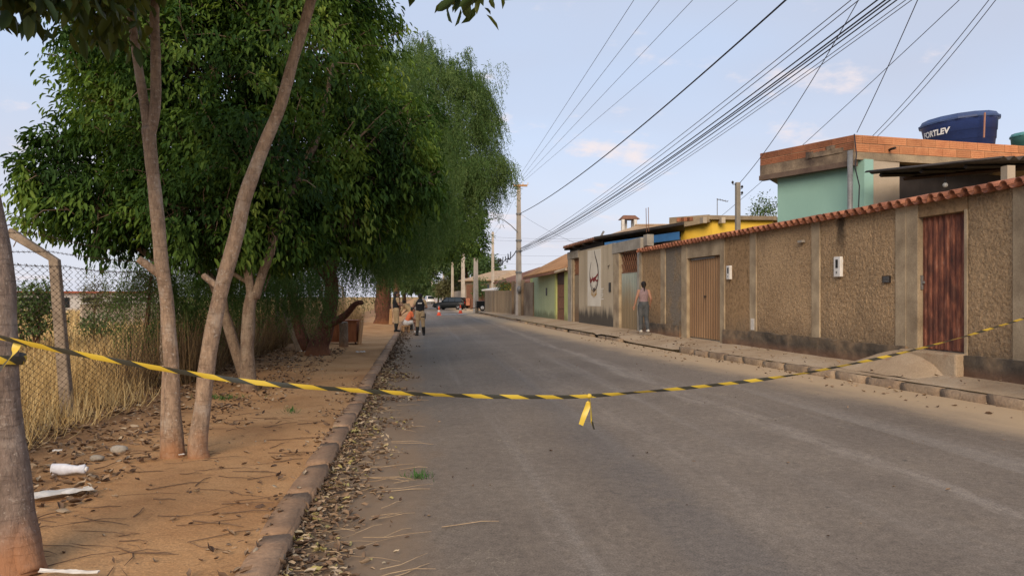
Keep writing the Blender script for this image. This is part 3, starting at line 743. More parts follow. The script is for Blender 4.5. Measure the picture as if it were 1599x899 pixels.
# tiled eave over the front
def ribbed_roof(p0, p1, back, drop_, n, mat, parent, name='roof_tile_row', w=None, amp=0.06):
    """row-by-row tiled slope: p0-p1 is the eave line, back the vector up the slope; each rib a piece"""
    p0, p1, back = Vector(p0), Vector(p1), Vector(back); step = (p1 - p0) / n
    me = None
    up = step.cross(back).normalized()
    if up.z < 0: up = -up
    mb = MB(); u = step.normalized(); L = step.length; segs = 6; vs = []
    for t in (0.0, 1.0):
        for i in range(segs + 1):
            a = math.pi * i / segs
            vs.append(back * t + u * (L / 2 - L * 0.36 * math.cos(a)) + up * (amp * math.sin(a)))
        vs += [back * t + u * (L * 1.04) , back * t - u * (L * .04)]
        vs += [back * t + u * (L * 1.04) - up * .03, back * t - u * (L * .04) - up * .03]
    m_ = segs + 5; fs = [(i, i + 1, m_ + i + 1, m_ + i) for i in range(segs)]
    fs += [(segs, segs + 1, m_ + segs + 1, m_ + segs), (segs + 2, 0, m_, m_ + segs + 2), tuple(range(segs + 1)), (segs + 1, segs + 2, segs + 4, segs + 3),
           (segs + 3, segs + 4, m_ + segs + 4, m_ + segs + 3), tuple(range(m_, m_ + segs + 1))]
    mb.add(vs, fs); me = mb.mesh(name, mat, False)
    for i in range(n): piece(name, me, parent, p0 + step * i)
e0, e1 = at(879, 387, 37.2), at(929, 372.5, 32.3)
ribbed_roof(e0, e1, WN * -2.0 + Vector((0, 0, .10)), 0, 20, 'tile_roof_brown', hm, amp=0.09)
mb = MB(); a = e0 + WN * -0.35 + Vector((0, 0, -.28)); c = e1 + WN * -0.35 + Vector((0, 0, -.28))
mb.hexa([a, c, c + WN * -.12, a + WN * -.12], [p + Vector((0, 0, .2)) for p in (a, c, c + WN * -.12, a + WN * -.12)]); mb.build('eave_beam', 'metal_dark', hm)
for t in (0.05, 0.35, 0.65, 0.95):
    q = e0.lerp(e1, t); mb = MB(); mb.tube([q + Vector((0, 0, -.10)), q + WN * -1.2 + Vector((0, 0, -.02))], 0.05, 4); mb.build('rafter', 'metal_dark', hm)
# yard roof with blue beam
f0, f1 = at(927, 373, 32.4), at(1068, 350.5, 25.2)
bk = Vector((1.25, 3.4, -0.10))
mb = MB(); mb.hexa([f0, f1, f1 + bk, f0 + bk], [p + Vector((0, 0, .09)) for p in (f0, f1, f1 + bk, f0 + bk)]); mb.build('yard_roof', 'fibre_roof', hm)
b0_, b1_ = at(944, 378.5, 31.6), at(1061, 361.5, 25.8)
iw = Vector((.045, .11, 0)); hz = Vector((0, 0, -0.27))
mb = MB(); mb.hexa([b0_ + hz, b1_ + hz, b1_ + hz + iw, b0_ + hz + iw], [b0_, b1_, b1_ + iw, b0_ + iw]); mb.build('roof_beam', 'paint_blue', hm)
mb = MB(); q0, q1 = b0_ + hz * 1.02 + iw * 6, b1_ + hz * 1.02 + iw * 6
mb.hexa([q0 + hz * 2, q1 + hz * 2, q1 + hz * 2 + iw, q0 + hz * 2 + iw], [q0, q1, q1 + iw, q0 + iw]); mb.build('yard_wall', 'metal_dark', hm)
# mural, flat paint on the front
def on_front(px, py, o=0.006):
    d = 9.006 / ((px - 799.5) / F + 0.1646); p = at(px, py, d); s_ = (p - W0).dot(WU); return wp(s_, o, p.z)
mur = thing('wall_mural', 'white painted panel with dark drop outline and red strokes', 'mural', on_front(929, 478))
mb = MB(); a = [on_front(918.7, 391.5), on_front(939.5, 388), on_front(939.5, 478), on_front(918.7, 477.5)]
mb.hexa([a[3], a[2], a[2] + WN * -.02, a[3] + WN * -.02], [a[0], a[1], a[1] + WN * -.02, a[0] + WN * -.02]); mb.build('painted_ground', 'mural_white', mur)
def stroke(pts, w, mat_, name, o=0.010, taper=True):
    P = [on_front(820 + x / 5.993, 360 + y_ / 5.993, o) for x, y_ in pts]
    vs, fs = [], []
    n = len(P)
    for i, p in enumerate(P):
        t = (P[min(i + 1, n - 1)] - P[max(i - 1, 0)]).normalized(); nn = t.cross(WN)
        ww = w * (0.35 + 0.65 * math.sin(math.pi * (i + .5) / n)) if taper else w
        vs += [p + nn * ww / 2, p - nn * ww / 2]
    for i in range(n - 1): fs.append((2 * i, 2 * i + 1, 2 * i + 3, 2 * i + 2))
    mb = MB(); mb.add(vs, fs); return mb.build(name, mat_, mur)
stroke([(655, 190), (664, 240), (678, 290), (688, 340), (692, 400), (690, 460), (684, 505), (672, 545), (652, 570)], 0.13, 'mural_dark', 'outline_stroke')
stroke([(626, 295), (617, 350), (613, 400), (614, 460), (620, 510), (632, 550), (650, 575)], 0.09, 'mural_dark', 'outline_stroke')
stroke([(626, 480), (631, 515), (641, 540), (652, 548), (664, 532), (674, 500), (680, 470)], 0.04, 'mural_dark', 'outline_stroke')
stroke([(644, 538), (651, 560), (660, 540)], 0.14, 'mural_dark', 'outline_stroke', 0.012)
stroke([(616, 435), (622, 455), (620, 485), (630, 470), (640, 440)], 0.12, 'mural_red', 'red_stroke', 0.014)
stroke([(638, 430), (640, 455), (652, 470), (668, 440), (690, 405)], 0.13, 'mural_red', 'red_stroke', 0.015)
stroke([(640, 455), (660, 450), (676, 470), (690, 460)], 0.09, 'mural_red', 'red_stroke', 0.016)
stroke([(622, 462), (645, 450), (676, 428)], 0.07, 'mural_red', 'red_stroke', 0.017)
for x in (628, 640, 652, 664, 674): stroke([(x, 560 - abs(x - 651) * .4), (x + 1, 590), (650 + (x - 650) * .6, 628 - abs(x - 651) * .9)], 0.10, 'mural_ochre', 'ochre_stroke', 0.012)
stroke([(790, 330), (785, 345), (787, 360)], 0.05, 'mural_dark', 'tick_stroke')
stroke([(780, 335), (800, 322)], 0.03, 'mural_dark', 'tick_stroke', 0.012)
for q in range(7):
    xx = 712 if q % 2 else 716
    stroke([(xx, 545 + q * 16), (xx + 26 - (q % 3) * 5, 543 + q * 16)], 0.05, 'mural_white', 'text_line', 0.008, False)
mb = MB(); p = on_front(954, 448, 0); s_ = (p - W0).dot(WU); mb.wbox(s_ - .1, s_ + .1, -0.01, 0.05, p.z - .2, p.z + .18)
tag(bevel(mb.build('intercom', 'black_plastic'), .01), 'small black intercom box beside the mural', 'intercom')
# gates of that house: lattice above, ribbed sheet below
def lattice_gate(label, s0, s1, zb, zm, zt, mat_, n):
    t = thing('lattice_gate', label, 'gate', wp((s0 + s1) / 2, 0, zb))
    corrugated(s0, s1, -0.11, zb, zm, 0.19, 0.045).build('sheet_panel', mat_, t)
    a, b_ = min(s0, s1), max(s0, s1)
    for zz in (zm, zt - .05): mb = MB(); mb.wbox(a, b_, -0.12, -0.07, zz, zz + 0.05); mb.build('rail', 'lattice_rust', t)
    H = zt - zm - 0.06
    for q in range(-n, n):
        st = a + (b_ - a) * q / n; en = st + H * 0.75
        z0, z1 = zm + 0.05, zt - 0.03
        s_a, s_b = max(a, st), min(b_, en)
        if s_b - s_a < 0.03: continue
        za = z0 + (s_a - st) / (en - st) * (z1 - z0); zb_ = z0 + (s_b - st) / (en - st) * (z1 - z0)
        mb = MB(); mb.tube([wp(s_a, -0.085, za), wp(s_b, -0.085, zb_)], 0.022, 4); mb.build('slat', 'lattice_rust', t)
    return t
lattice_gate('weathered grey-blue ribbed gate with rusty slanted lattice above, beside walking woman', S(996), S(969), 0.42, 2.52, 3.31, 'gate_zinc', 9)
lattice_gate('narrow old gate with rusty lattice beside the green house', S(904.6), S(896.3), 0.42, 2.65, 3.44, 'gate_old', 6)
o = wbuild('gate_post', 'metal_dark', S(996.6), S(996), -0.12, -0.03, 0.4, 3.31, hm)

# tan tiled roof and little chimney behind
hb = thing('tan_roof_house', 'house with pale tan tiled hip roof behind the mural house', 'house', at(985, 462, 37) * Vector((1, 1, 0)).length if False else (at(985, 462, 37).x, at(985, 462, 37).y, 0.1))
ra, rb = at(993, 352.5, 36), at(1050, 352.5, 33)
ea, eb = at(921, 376, 35.0), at(1062, 358, 29.0)
ba, bb = ea + Vector((7.0, 1.0, .1)), eb + Vector((7.0, 1.0, .1))
mb = MB(); mb.add([ea, eb, rb, ra, ba, bb], [(0, 1, 2, 3), (0, 3, 4), (1, 5, 2), (3, 2, 5, 4)]); mb.build('roof', 'tile_roof_tan', hb)
mb = MB(); c_ = [ea, eb, bb, ba]; cen = sum(c_, Vector()) / 4
poly = [p.lerp(cen, 0.10) for p in c_]; mb.prism([(p.x, p.y) for p in poly], 0.1, ea.z + .15); mb.build('wall', 'paint_beige', hb)
for q in range(18):
    p = ra.lerp(rb, (q + .5) / 18); mb = MB(); mb.tube([p + (rb - ra) / 42 * -1.1, p + (rb - ra) / 42 * 1.1], [0.09, 0.075], 6); mb.build('ridge_tile', 'tile_roof_tan', hb)
ch = thing('chimney', 'small white chimney with red cap above the tan roof', 'chimney', at(982, 358, 36.5))
for px in (972.5, 976.5, 988, 992):
    p = at(px, 360, 36.4 if px in (972.5, 992) else 37.0); mb = MB(); mb.box(p.x - .07, p.x + .07, p.y - .07, p.y + .07, p.z - .5, at(0, 343, 36.5).z); mb.build('leg', 'stone_white', ch)
p = at(982, 343, 36.7); mb = MB(); mb.hexa([p + Vector((-.44, -.3, 0)), p + Vector((.44, -.4, 0)), p + Vector((.44, .4, 0)), p + Vector((-.44, .4, 0))], [p + Vector((-.28, -.12, .2)), p + Vector((.28, -.12, .2)), p + Vector((.28, .12, .2)), p + Vector((-.28, .12, .2))]); mb.build('cap', 'tile_roof_brown', ch)
mb = MB(); p = at(937, 372, 34); mb.tube([p, at(943, 361, 34)], .05, 5); tag(mb.build('roof_antenna', 'metal_grey'), 'short grey slanted stick on the mural house roof', 'antenna')

# ================================================================== YELLOW HOUSE
hy = thing('yellow_house', 'yellow house with flat concrete roof slab behind the wall', 'house', (at(1130, 462, 27).x, at(1130, 462, 27).y, .1))
Lc, Cc, Rc = at(1045, 338, 27.4), at(1107, 336, 26.5), at(1212, 337, 26.8)
def xy(p): return (p[0], p[1])
Bk = Vector((3.5, 5.5, 0))
zt = Cc.z
def inset(poly, d):
    c = Vector((sum(p[0] for p in poly) / len(poly), sum(p[1] for p in poly) / len(poly)))
    out = []
    for p in poly:
        q = Vector(xy(p)); v_ = (c - q); out.append(tuple(q + v_.normalized() * d))
    return out
foot = [xy(Lc), xy(Cc), xy(Rc), xy(Rc + Bk), xy(Lc + Bk)]
mb = MB(); mb.prism(foot, zt - 0.14, zt); mb.build('roof_slab', 'slab_edge', hy)
mb = MB(); L2, C2 = Vector(xy(Lc)).to_3d(), Vector(xy(Cc)).to_3d()
nn = (C2 - L2).normalized(); nrm = Vector((nn.y, -nn.x, 0))
mb.hexa([L2 + Vector((0, 0, zt - .42)), C2 + nrm * .02 + Vector((0, 0, zt - .24)), C2 - nrm * .12 + Vector((0, 0, zt - .24)), L2 - nrm * .12 + Vector((0, 0, zt - .42))],
        [L2 + Vector((0, 0, zt + .01)), C2 + nrm * .02 + Vector((0, 0, zt + .02)), C2 - nrm * .12 + Vector((0, 0, zt + .02)), L2 - nrm * .12 + Vector((0, 0, zt + .01))]); mb.build('parapet', 'slab_edge', hy)
for q in range(4):
    p = L2.lerp(C2, .2 + q * .075); mb = MB(); mb.hexa([p + nrm * .03 + Vector((0, 0, zt - .16)), p + nn * .28 + nrm * .03 + Vector((0, 0, zt - .16)), p + nn * .28 + Vector((0, 0, zt - .16)), p + Vector((0, 0, zt - .16))],
        [p + nrm * .03 + Vector((0, 0, zt - .03)), p + nn * .28 + nrm * .03 + Vector((0, 0, zt - .03)), p + nn * .28 + Vector((0, 0, zt - .03)), p + Vector((0, 0, zt - .03))]); mb.build('brick', 'brick_old', hy)
ins = [xy(at(1063, 350, 27.5)), xy(at(1112, 350, 26.75)), xy(at(1206, 350, 27.0)), xy(at(1206, 350, 27.0) + Bk), xy(at(1063, 350, 27.5) + Bk)]
mb = MB(); mb.prism(ins, 0.1, zt - 0.145); mb.build('wall', 'paint_yellow_pale', hy)
for px in (1099, 1128):
    p = at(px, 344, 26.5); mb = MB(); mb.box(p.x - .07, p.x + .07, p.y - .1, p.y + .2, p.z - .1, p.z + .1); mb.build('beam_end', 'paint_beige', hy)
sp = thing('service_post', 'grey square service post with insulators behind the wall', 'post', (at(1152, 462, 20).x, at(1152, 462, 20).y, .1))
p = at(1152, 285, 20); mb = MB(); mb.box(p.x - .055, p.x + .055, p.y - .055, p.y + .055, .1, p.z); mb.build('post', 'concrete', sp)
for dz, dx in ((-.05, -.14), (-.16, .12), (-.32, .12)):
    mb = MB(); q = p + Vector((0, 0, dz)); mb.tube([q, q + Vector((dx, 0, 0)), q + Vector((dx, 0, .09))], .012, 5); mb.ball(q + Vector((dx, 0, .05)), .035, 7, 5); mb.build('insulator', 'metal_dark', sp)
an = MB(); p = at(1120, 336, 28); an.tube([p, p + Vector((0, 0, .62))], .014, 4); an.tube([p + Vector((-.02, 0, .6)), p + Vector((.45, .1, .52))], .012, 4)
for q in range(4): an.tube([p + Vector((.08 + q * .1, -.12, .585 - q * .02)), p + Vector((.08 + q * .1, .16, .585 - q * .02))], .008, 4)
tag(an.build('roof_antenna', 'metal_grey'), 'thin television antenna above the yellow house', 'antenna')

# ================================================================== TEAL HOUSE WITH BRICK PARAPET AND TANK
ht = thing('teal_house', 'mint green house with unfinished red brick parapet behind the wall', 'house', (at(1335, 462, 18).x, at(1335, 462, 18).y, .1))
C_, L_, R_ = at(1334, 210, 17), at(1187, 239, 19.25), at(1660, 224, 18.6)
ZP = C_.z
BB = Vector((5.2, 6.6, 0))
C0, L0, R0 = (Vector((p.x, p.y, 0)) for p in (C_, L_, R_))
zs0, zs1 = ZP - 0.66, ZP - 0.40                                  # concrete slab below the bricks
mb = MB(); mb.prism([xy(L0), xy(C0), xy(R0), xy(R0 + BB), xy(L0 + BB)], zs0 + .12, zs1); mb.build('roof_slab', 'slab_edge', ht)
def strip(a, b_, o0, o1, z0, z1):
    u = (b_ - a).normalized(); n_ = Vector((u.y, -u.x, 0))
    return [a + n_ * o0 + Vector((0, 0, z0)), b_ + n_ * o0 + Vector((0, 0, z0)), b_ + n_ * o1 + Vector((0, 0, z0)), a + n_ * o1 + Vector((0, 0, z0))], z1 - z0
def sbox(a, b_, o0, o1, z0, z1, name, mat_, parent):
    q, h = strip(a, b_, o0, o1, z0, z1); mb = MB(); mb.hexa(q, [p + Vector((0, 0, h)) for p in q]); return mb.build(name, mat_, parent)
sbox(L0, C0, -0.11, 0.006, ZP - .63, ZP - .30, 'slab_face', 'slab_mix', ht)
for q, (ta, tb_, za, zb) in enumerate(((.52, .60, -.36, -.20), (.60, .90, -.36, -.24), (.74, .82, -.25, -.15))):
    o = sbox(L0.lerp(C0, ta), L0.lerp(C0, tb_), 0.0, .022, ZP + za, ZP + zb, 'plaster_patch', 'slab_mix', ht); rough_up(o.data, .03, 6, 5)
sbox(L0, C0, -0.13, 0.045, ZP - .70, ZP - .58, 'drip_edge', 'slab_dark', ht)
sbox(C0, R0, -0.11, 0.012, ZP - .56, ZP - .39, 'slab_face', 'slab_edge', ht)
def brick_run(a, b_, z0, rows, bl, bh, mat_, parent):
    sbox(a, b_, -0.10, -0.004, z0, z0 + rows * bh - .006, 'mortar_core', 'mortar', parent)
    n = round((b_ - a).length / bl); u = (b_ - a).normalized(); n_ = Vector((u.y, -u.x, 0)); bl = (b_ - a).length / n
    mb = MB(); g_ = 0.007
    h_ = bh - 2 * g_; vs = []
    mb.box(g_, bl - g_, -0.05, 0.004, g_, g_ + h_)
    for q in range(4):                                            # the scored ribs of hollow bricks
        mb.box(g_ + .001, bl - g_ - .001, 0.003, 0.010, g_ + h_ * (q + .08) / 4, g_ + h_ * (q + .86) / 4)
    me = mb.mesh('brick', mat_)
    ang = math.atan2(u.y, u.x)
    for r in range(rows):
        off = bl / 2 if r % 2 else 0
        for q in range(n + (1 if off else 0)):
            st = q * bl - off
            sc_ = 1.0
            if st < 0: st, sc_ = 0.0, 0.5
            elif st + bl > n * bl + .01: sc_ = 0.5
            o = piece('brick', me, parent, a + u * st + n_ * random.uniform(-.004, .004) + Vector((0, 0, z0 + r * bh)), (0, 0, ang), (sc_, -1, 1))
brick_run(C0, R0, ZP - .39, 2, 0.40, 0.195, 'brick_clay', ht)
brick_run(L0, C0, ZP - .33, 2, 0.38, 0.165, 'brick_old', ht)
uL = (C0 - L0).normalized(); nL = Vector((uL.y, -uL.x, 0))
Lw = L0 + uL * 0.36 - nL * .22; Cw = C0 - nL * .22 + uL * 0.10
uR = (R0 - C0).normalized(); nR = Vector((uR.y, -uR.x, 0))
Cr = Cw - nR * .02
mb = MB(); mb.prism([xy(Lw), xy(Cw), xy(Cw + uR * .24), xy(Cw + uR * .24 + BB * .9), xy(Lw + BB * .9)], .1, zs0 + .115); mb.build('wall', 'paint_teal', ht)
sbox(Cw + uR * 0.25, Cw + uR * 1.0 - nR * .02, -0.2, -0.03, .1, zs0 + .115, 'wall', 'paint_beige', ht)
sbox(Cw + uR * 1.01 - nR * .3, R0 + uR * .1 - nR * 1.2, -0.2, -0.03, .1, zs0 + .115, 'wall', 'metal_dark', ht)  # back wall under the awning: its shade is put into this dark colour
p = at(1327.5, 262, 16.85); mb = MB(); mb.tube([(p.x, p.y, .1), (p.x, p.y, ZP - .40)], .058, 10); mb.build('downpipe', 'pole_concrete' if False else 'metal_grey', ht, True)
p2 = at(1334, 262, 16.8); mb = MB(); mb.tube([p2 + Vector((0, 0, .75)), p2 + Vector((.05, 0, .3)), p2 + Vector((.02, 0, .0)), p2 + Vector((.12, 0, -.4)), p2 + Vector((.1, 0, -.9))], .014, 5); mb.build('service_cable', 'wire_black', ht)
mb = MB(); q = at(1398, 231, 17.0); mb.tube([at(1386, 235, 17.3), q], .028, 7); mb.build('drain_spout', 'metal_dark', ht)
# dark ribbed awning over the yard
aw = thing('yard_awning', 'dark corrugated awning roof under the brick parapet', 'awning', (at(1480, 462, 15).x, at(1480, 462, 15).y, 3.9))
A0, A1 = at(1350, 269, 16.2), at(1563, 246.5, 13.9)
A2 = at(1760, 244, 15.6); dirx = A1 - A0; bk = A2 - A1
vs, fs = [], []; n = 120
for i in range(n + 1):
    q = A1 + bk * i / n; w_ = 0.035 * math.sin(i * 2 * math.pi / 9)
    vs += [q + Vector((0, 0, w_)), q - dirx + Vector((0, 0, w_)), q + Vector((0, 0, w_ - .014)), q - dirx + Vector((0, 0, w_ - .014))]
for i in range(n):
    a = 4 * i; fs += [(a, a + 4, a + 5, a + 1), (a + 2, a + 3, a + 7, a + 6), (a, a + 2, a + 6, a + 4), (a + 1, a + 5, a + 7, a + 3)]
mb = MB(); mb.add(vs, fs); mb.build('sheet', 'fibre_roof', aw, True)
for t in (0.10, 0.42, 0.74):
    q = A0 + dirx * t + bk * .03; mb = MB(); mb.tube([q + Vector((0, 0, -.09)), q + bk * .9 + Vector((0, 0, -.09))], .045, 4); mb.build('rafter', 'metal_dark', aw)
mb = MB(); mb.tube([A0 + bk * .3 + Vector((0, 0, -.16)), A1 + bk * .3 + Vector((0, 0, -.16))], .045, 4); mb.build('beam', 'wood_dark', aw)
for px, dd in ((1574, 14.0),):
    q = at(px, 262, dd); mb = MB(); mb.box(q.x - .08, q.x + .08, q.y - .08, q.y + .08, .1, q.z + .03); mb.build('post', 'paint_beige', aw)
lb = thing('light_bulb', 'bare light bulb hanging in the dark under the awning', 'bulb', at(1476, 290, 15.2))
q = at(1476, 289, 15.2); mb = MB(); mb.ball(q, .05, 10, 7); mb.build('glass', 'lamp_glass', lb, True); mb = MB(); mb.tube([q + Vector((0, 0, .04)), q + Vector((0, 0, .11))], .024, 8); mb.tube([q + Vector((0, 0, .11)), q + Vector((0, 0, .45))], .006, 4); mb.build('cord', 'black_plastic', lb)
# water tanks on the roof
def tank(name, label, c, r, h, mat_, lidmat, tilt, text=None):
    t = thing(name, label, 'water tank', c); Mx = Matrix.Translation(c) @ Matrix.Rotation(tilt, 4, Vector((SX, CX, 0)))
    mb = MB(); mb.lathe([(r * .80, 0), (r * .83, h * .22), (r * .845, h * .22), (r * .87, h * .5), (r * .885, h * .5), (r * .92, h * .84), (r * .97, h * .87)], 40, Mx); mb.build('body', mat_, t, True)
    mb = MB(); mb.lathe([(r * .93, h * .872), (r, h * .87), (r * 1.0, h * .93), (r * .95, h * .96), (r * .90, h * 1.06), (r * .30, h * 1.17), (r * .05, h * 1.18)], 14, Mx); mb.build('lid', lidmat, t)
    if text:
        cu = bpy.data.curves.new('lettering', 'FONT'); cu.body = text; cu.size = 0.205; cu.extrude = 0.0; cu.shear = 0.25; cu.space_character = 1.0; cu.offset = 0.008
        ob = bpy.data.objects.new('lettering', cu); COL.objects.link(ob)
        dg = bpy.context.evaluated_depsgraph_get(); me = bpy.data.meshes.new_from_object(ob.evaluated_get(dg)); bpy.data.objects.remove(ob)
        bm = bmesh.new(); bm.from_mesh(me); bmesh.ops.triangulate(bm, faces=bm.faces); bmesh.ops.subdivide_edges(bm, edges=[e for e in bm.edges if e.calc_length() > .05], cuts=2)
        rr = r * .912; view = math.atan2(-c.y, -c.x)
        for v_ in bm.verts:
            a = view - 1.22 + v_.co.x / rr * (1.0 + 0.25 * max(0, 0.5 - v_.co.x)); z_ = h * .48 + v_.co.y
            rz = r * (.80 + .13 * z_ / (h * .84)) + 0.022
            v_.co = Mx @ Vector((rz * math.cos(a), rz * math.sin(a), z_))
        bm.to_mesh(me); bm.free(); me.materials.clear(); me.materials.append(MT['lettering'])
        link(bpy.data.objects.new('lettering', me), t)
    return t
tc_ = at(1500.5, 220, 20.5)
tank('water_tank', 'dark blue round water tank with white lettering on the roof', tc_ + Vector((0, 0, -.24)), 0.985, 0.80, 'tank_blue', 'tank_lid', -R(4.5), 'FORTLEV')
mb = MB(); mb.tube([at(1536.5, 215, 19.4), at(1538, 176, 19.4)], .022, 6); tag(mb.build('overflow_pipe', 'copper_pipe'), 'thin reddish pipe standing in front of the blue water tank', 'pipe')
tank('water_tank', 'small green water tank peeping over the brick parapet', at(1606, 222, 21) + Vector((0, 0, -.30)), 0.46, 0.50, 'tank_green', 'tank_green', 0)

# ================================================================== GREEN HOUSE
hg = thing('green_house', 'pale green low house with orange tiled lean-to roof', 'house', wp(S(850), 0, .36))
g0, g1 = S(833), S(867.5)
wbuild('front_wall', 'paint_green', g1, g0, -0.2, 0, .25, 2.95, hg)
wbuild('corner_column', 'paint_lime', g0 + .02, g0 + 1.1, -0.28, -.06, .25, 2.8, hg)
wbuild('corner_column', 'paint_lime', g1 - .35, g1 + .001 - .004, -0.22, 0.012, .25, 2.95, hg)
wbuild('corner_column', 'paint_lime', S(888.4), S(881), -0.5, -0.04, .25, 3.05, hg)
wbuild('recess_wall', 'wood_dark', S(881), g1 - .35, -1.0, -.85, .25, 2.95, hg)
gd = thing('garage_door', 'dark brown panelled garage door in the green house', 'door', wp(S(874), -.4, .4))
dz = [0.40, 0.98, 1.58, 2.25, 2.85]
for a, b_ in zip(dz, dz[1:]): wbuild('panel', 'wood_dark' if a > 2 else 'lattice_rust', S(880.9), g1 - .36, -0.14, -.06, a + .01, b_ - .01, gd)
wbuild('backing', 'metal_dark', S(880.9), g1 - .35, -0.2, -.145, .4, 2.95, gd)
e0, e1 = at(816.5, 432.5, 45.0), at(884, 418.5, 37.6)
ribbed_roof(e0, e1, WN * -2.6 + Vector((0, 0, 1.35)), 0, 26, 'tile_roof_orange', hg, amp=0.05)
mb = MB(); mb.hexa([e0 + Vector((0, 0, -.15)), e1 + Vector((0, 0, -.15)), e1 + WN * -.1 + Vector((0, 0, -.15)), e0 + WN * -.1 + Vector((0, 0, -.15))], [e0 + Vector((0, 0, -.035)), e1 + Vector((0, 0, -.035)), e1 + WN * -.1 + Vector((0, 0, -.005)), e0 + WN * -.1 + Vector((0, 0, -.005))]); mb.build('fascia', 'tile_roof_brown', hg)
p = on_front(855, 455, 0); s_ = (p - W0).dot(WU); mb = MB(); mb.wbox(s_ - .13, s_ + .13, -.01, .04, p.z - .22, p.z + .2); tag(mb.build('meter_niche', 'black_plastic'), 'narrow dark meter niche in the green wall', 'meter')
mb = MB(); q = at(867, 425, 38.8); mb.tube([q, at(884, 420, 37.4)], .07, 8); mb.build('beam', 'paint_beige', hg)

# ================================================================== BOARD WALL, FAR HOUSES
bw = thing('board_wall', 'tan wall of upright precast boards beside the road', 'wall', (at(780, 462, 58).x, at(780, 462, 58).y, .2))
pA, pB = at(757, 488.5, 65), at(800, 493, 53.5)
nB = 15
for q in range(nB):
    a, b_ = pA.lerp(pB, q / nB), pA.lerp(pB, (q + .93) / nB)
    a.z = b_.z = .15; tz = 2.05 + random.uniform(-.02, .02)
    sbox(Vector((a.x, a.y, 0)), Vector((b_.x, b_.y, 0)), -.10, random.uniform(-.012, .012), .15, tz, 'board', 'plank_tan', bw)
sbox(Vector((pA.x, pA.y, 0)), Vector((pB.x, pB.y, 0)), -.13, -.105, .15, 2.0, 'backing', 'wall_stained', bw)
sw = thing('stained_wall', 'brown stained wall stub between boards and green house', 'wall', (at(815, 462, 50).x, at(815, 462, 50).y, .2))
pC = at(832, 494, 46.2); sbox(Vector((pB.x, pB.y, 0)), Vector((pC.x, pC.y, 0)), -.2, -.02, .15, 2.5, 'wall', 'wall_stained', sw)
for t in (.05, .55):
    q = pB.lerp(pC, t); mb = MB(); mb.box(q.x - .12, q.x + .12, q.y - .12, q.y + .12, .15, 2.7); mb.build('pier', 'wall_stained', sw)
def gable_house(label, pl, pr, d_l, d_r, y_eave, y_ridge, depth, wallmat, roofmat, name='far_house'):
    a, b_ = at(pl, y_eave, d_l), at(pr, y_eave, d_r); u = (b_ - a); u.z = 0; n_ = Vector((-u.y, u.x, 0)).normalized() * depth
    if n_.y < 0: n_ = -n_
    b_.z = a.z; mid_ = (a + b_) / 2 + n_ / 2; zr = at(0, y_ridge, (d_l + d_r) / 2).z
    t = thing(name, label, 'house', (mid_.x, mid_.y, .1))
    r0, r1 = a.lerp(b_, .22) + n_ / 2, a.lerp(b_, .78) + n_ / 2; r0.z = r1.z = zr
    mb = MB(); e_ = [a, b_, b_ + n_, a + n_]; lowered = [p - Vector((0, 0, .12)) for p in e_]
    mb.add(e_ + [r0, r1] + lowered, [(0, 1, 5, 4), (1, 2, 5), (2, 3, 4, 5), (3, 0, 4), (0, 6, 7, 1), (1, 7, 8, 2), (2, 8, 9, 3), (3, 9, 6, 0), (6, 9, 8, 7)]); mb.build('roof', roofmat, t)
    c = sum(e_, Vector()) / 4; mb = MB(); mb.prism([xy(p.lerp(c, .12)) for p in e_], .0, a.z - .1); mb.build('wall', wallmat, t)
    uu = (b_ - a).normalized(); f = a.lerp(c, .12); g2 = b_.lerp(c, .12); nn_ = Vector((uu.y, -uu.x, 0))
    if nn_.dot(n_) > 0: nn_ = -nn_
    for w_ in (.28, .68):
        q = Vector((f.x, f.y, 0)).lerp(Vector((g2.x, g2.y, 0)), w_); z1 = a.z - .5
        wv = [q + nn_ * .02 + Vector((0, 0, z1 - 1)), q + uu * 1.1 + nn_ * .02 + Vector((0, 0, z1 - 1)), q + uu * 1.1 - nn_ * .05 + Vector((0, 0, z1 - 1)), q - nn_ * .05 + Vector((0, 0, z1 - 1))]
        mb = MB(); mb.hexa(wv, [p + Vector((0, 0, 1)) for p in wv]); mb.build('window', 'car_glass', t)
    return t
gable_house('house with brown tiled roof and yellow wall behind board wall', 770, 850, 68, 62, 441, 414, 8, 'paint_yellow_pale', 'tile_roof_brown')
gable_house('house with tan roof behind the tall poles down the street', 715, 770, 96, 90, 438, 421, 9, 'wall_far', 'tile_roof_tan')
gable_house('small far house with pale wall at the end of the street', 690, 716, 135, 128, 455, 446, 9, 'building_white', 'tile_roof_brown')
gable_house('low white-roofed shed just behind the board wall', 752, 778, 74, 70, 452, 445, 5, 'wall_stained', 'building_white')
def far_wall(label, p0, p1, z1, mat_):
    t = thing('far_wall', label, 'wall', (p0.x, p0.y, .2)); sbox(Vector((p0.x, p0.y, 0)), Vector((p1.x, p1.y, 0)), -.2, 0, .1, z1, 'wall', mat_, t); return t
far_wall('dark brown wall across the side street behind black car', at(728, 480, 84), at(758, 480, 80), 2.9, 'lattice_rust')
far_wall('pale plastered wall along the far pavement', at(690, 470, 150), at(727, 478, 86), 2.3, 'wall_far')
far_wall('low cream wall at the far end of the street', at(676, 470, 230), at(690, 470, 152), 2.0, 'building_white')
tag(sbox(*(lambda p: (Vector((p.x, p.y, 0)), Vector((p.x + .45, p.y - .05, 0))))(at(727.5, 470, 83)), 0.0, .05, .6, 1.4, 'orange_door', 'tile_clay', None), 'small orange door in the dark wall behind black car', 'door')

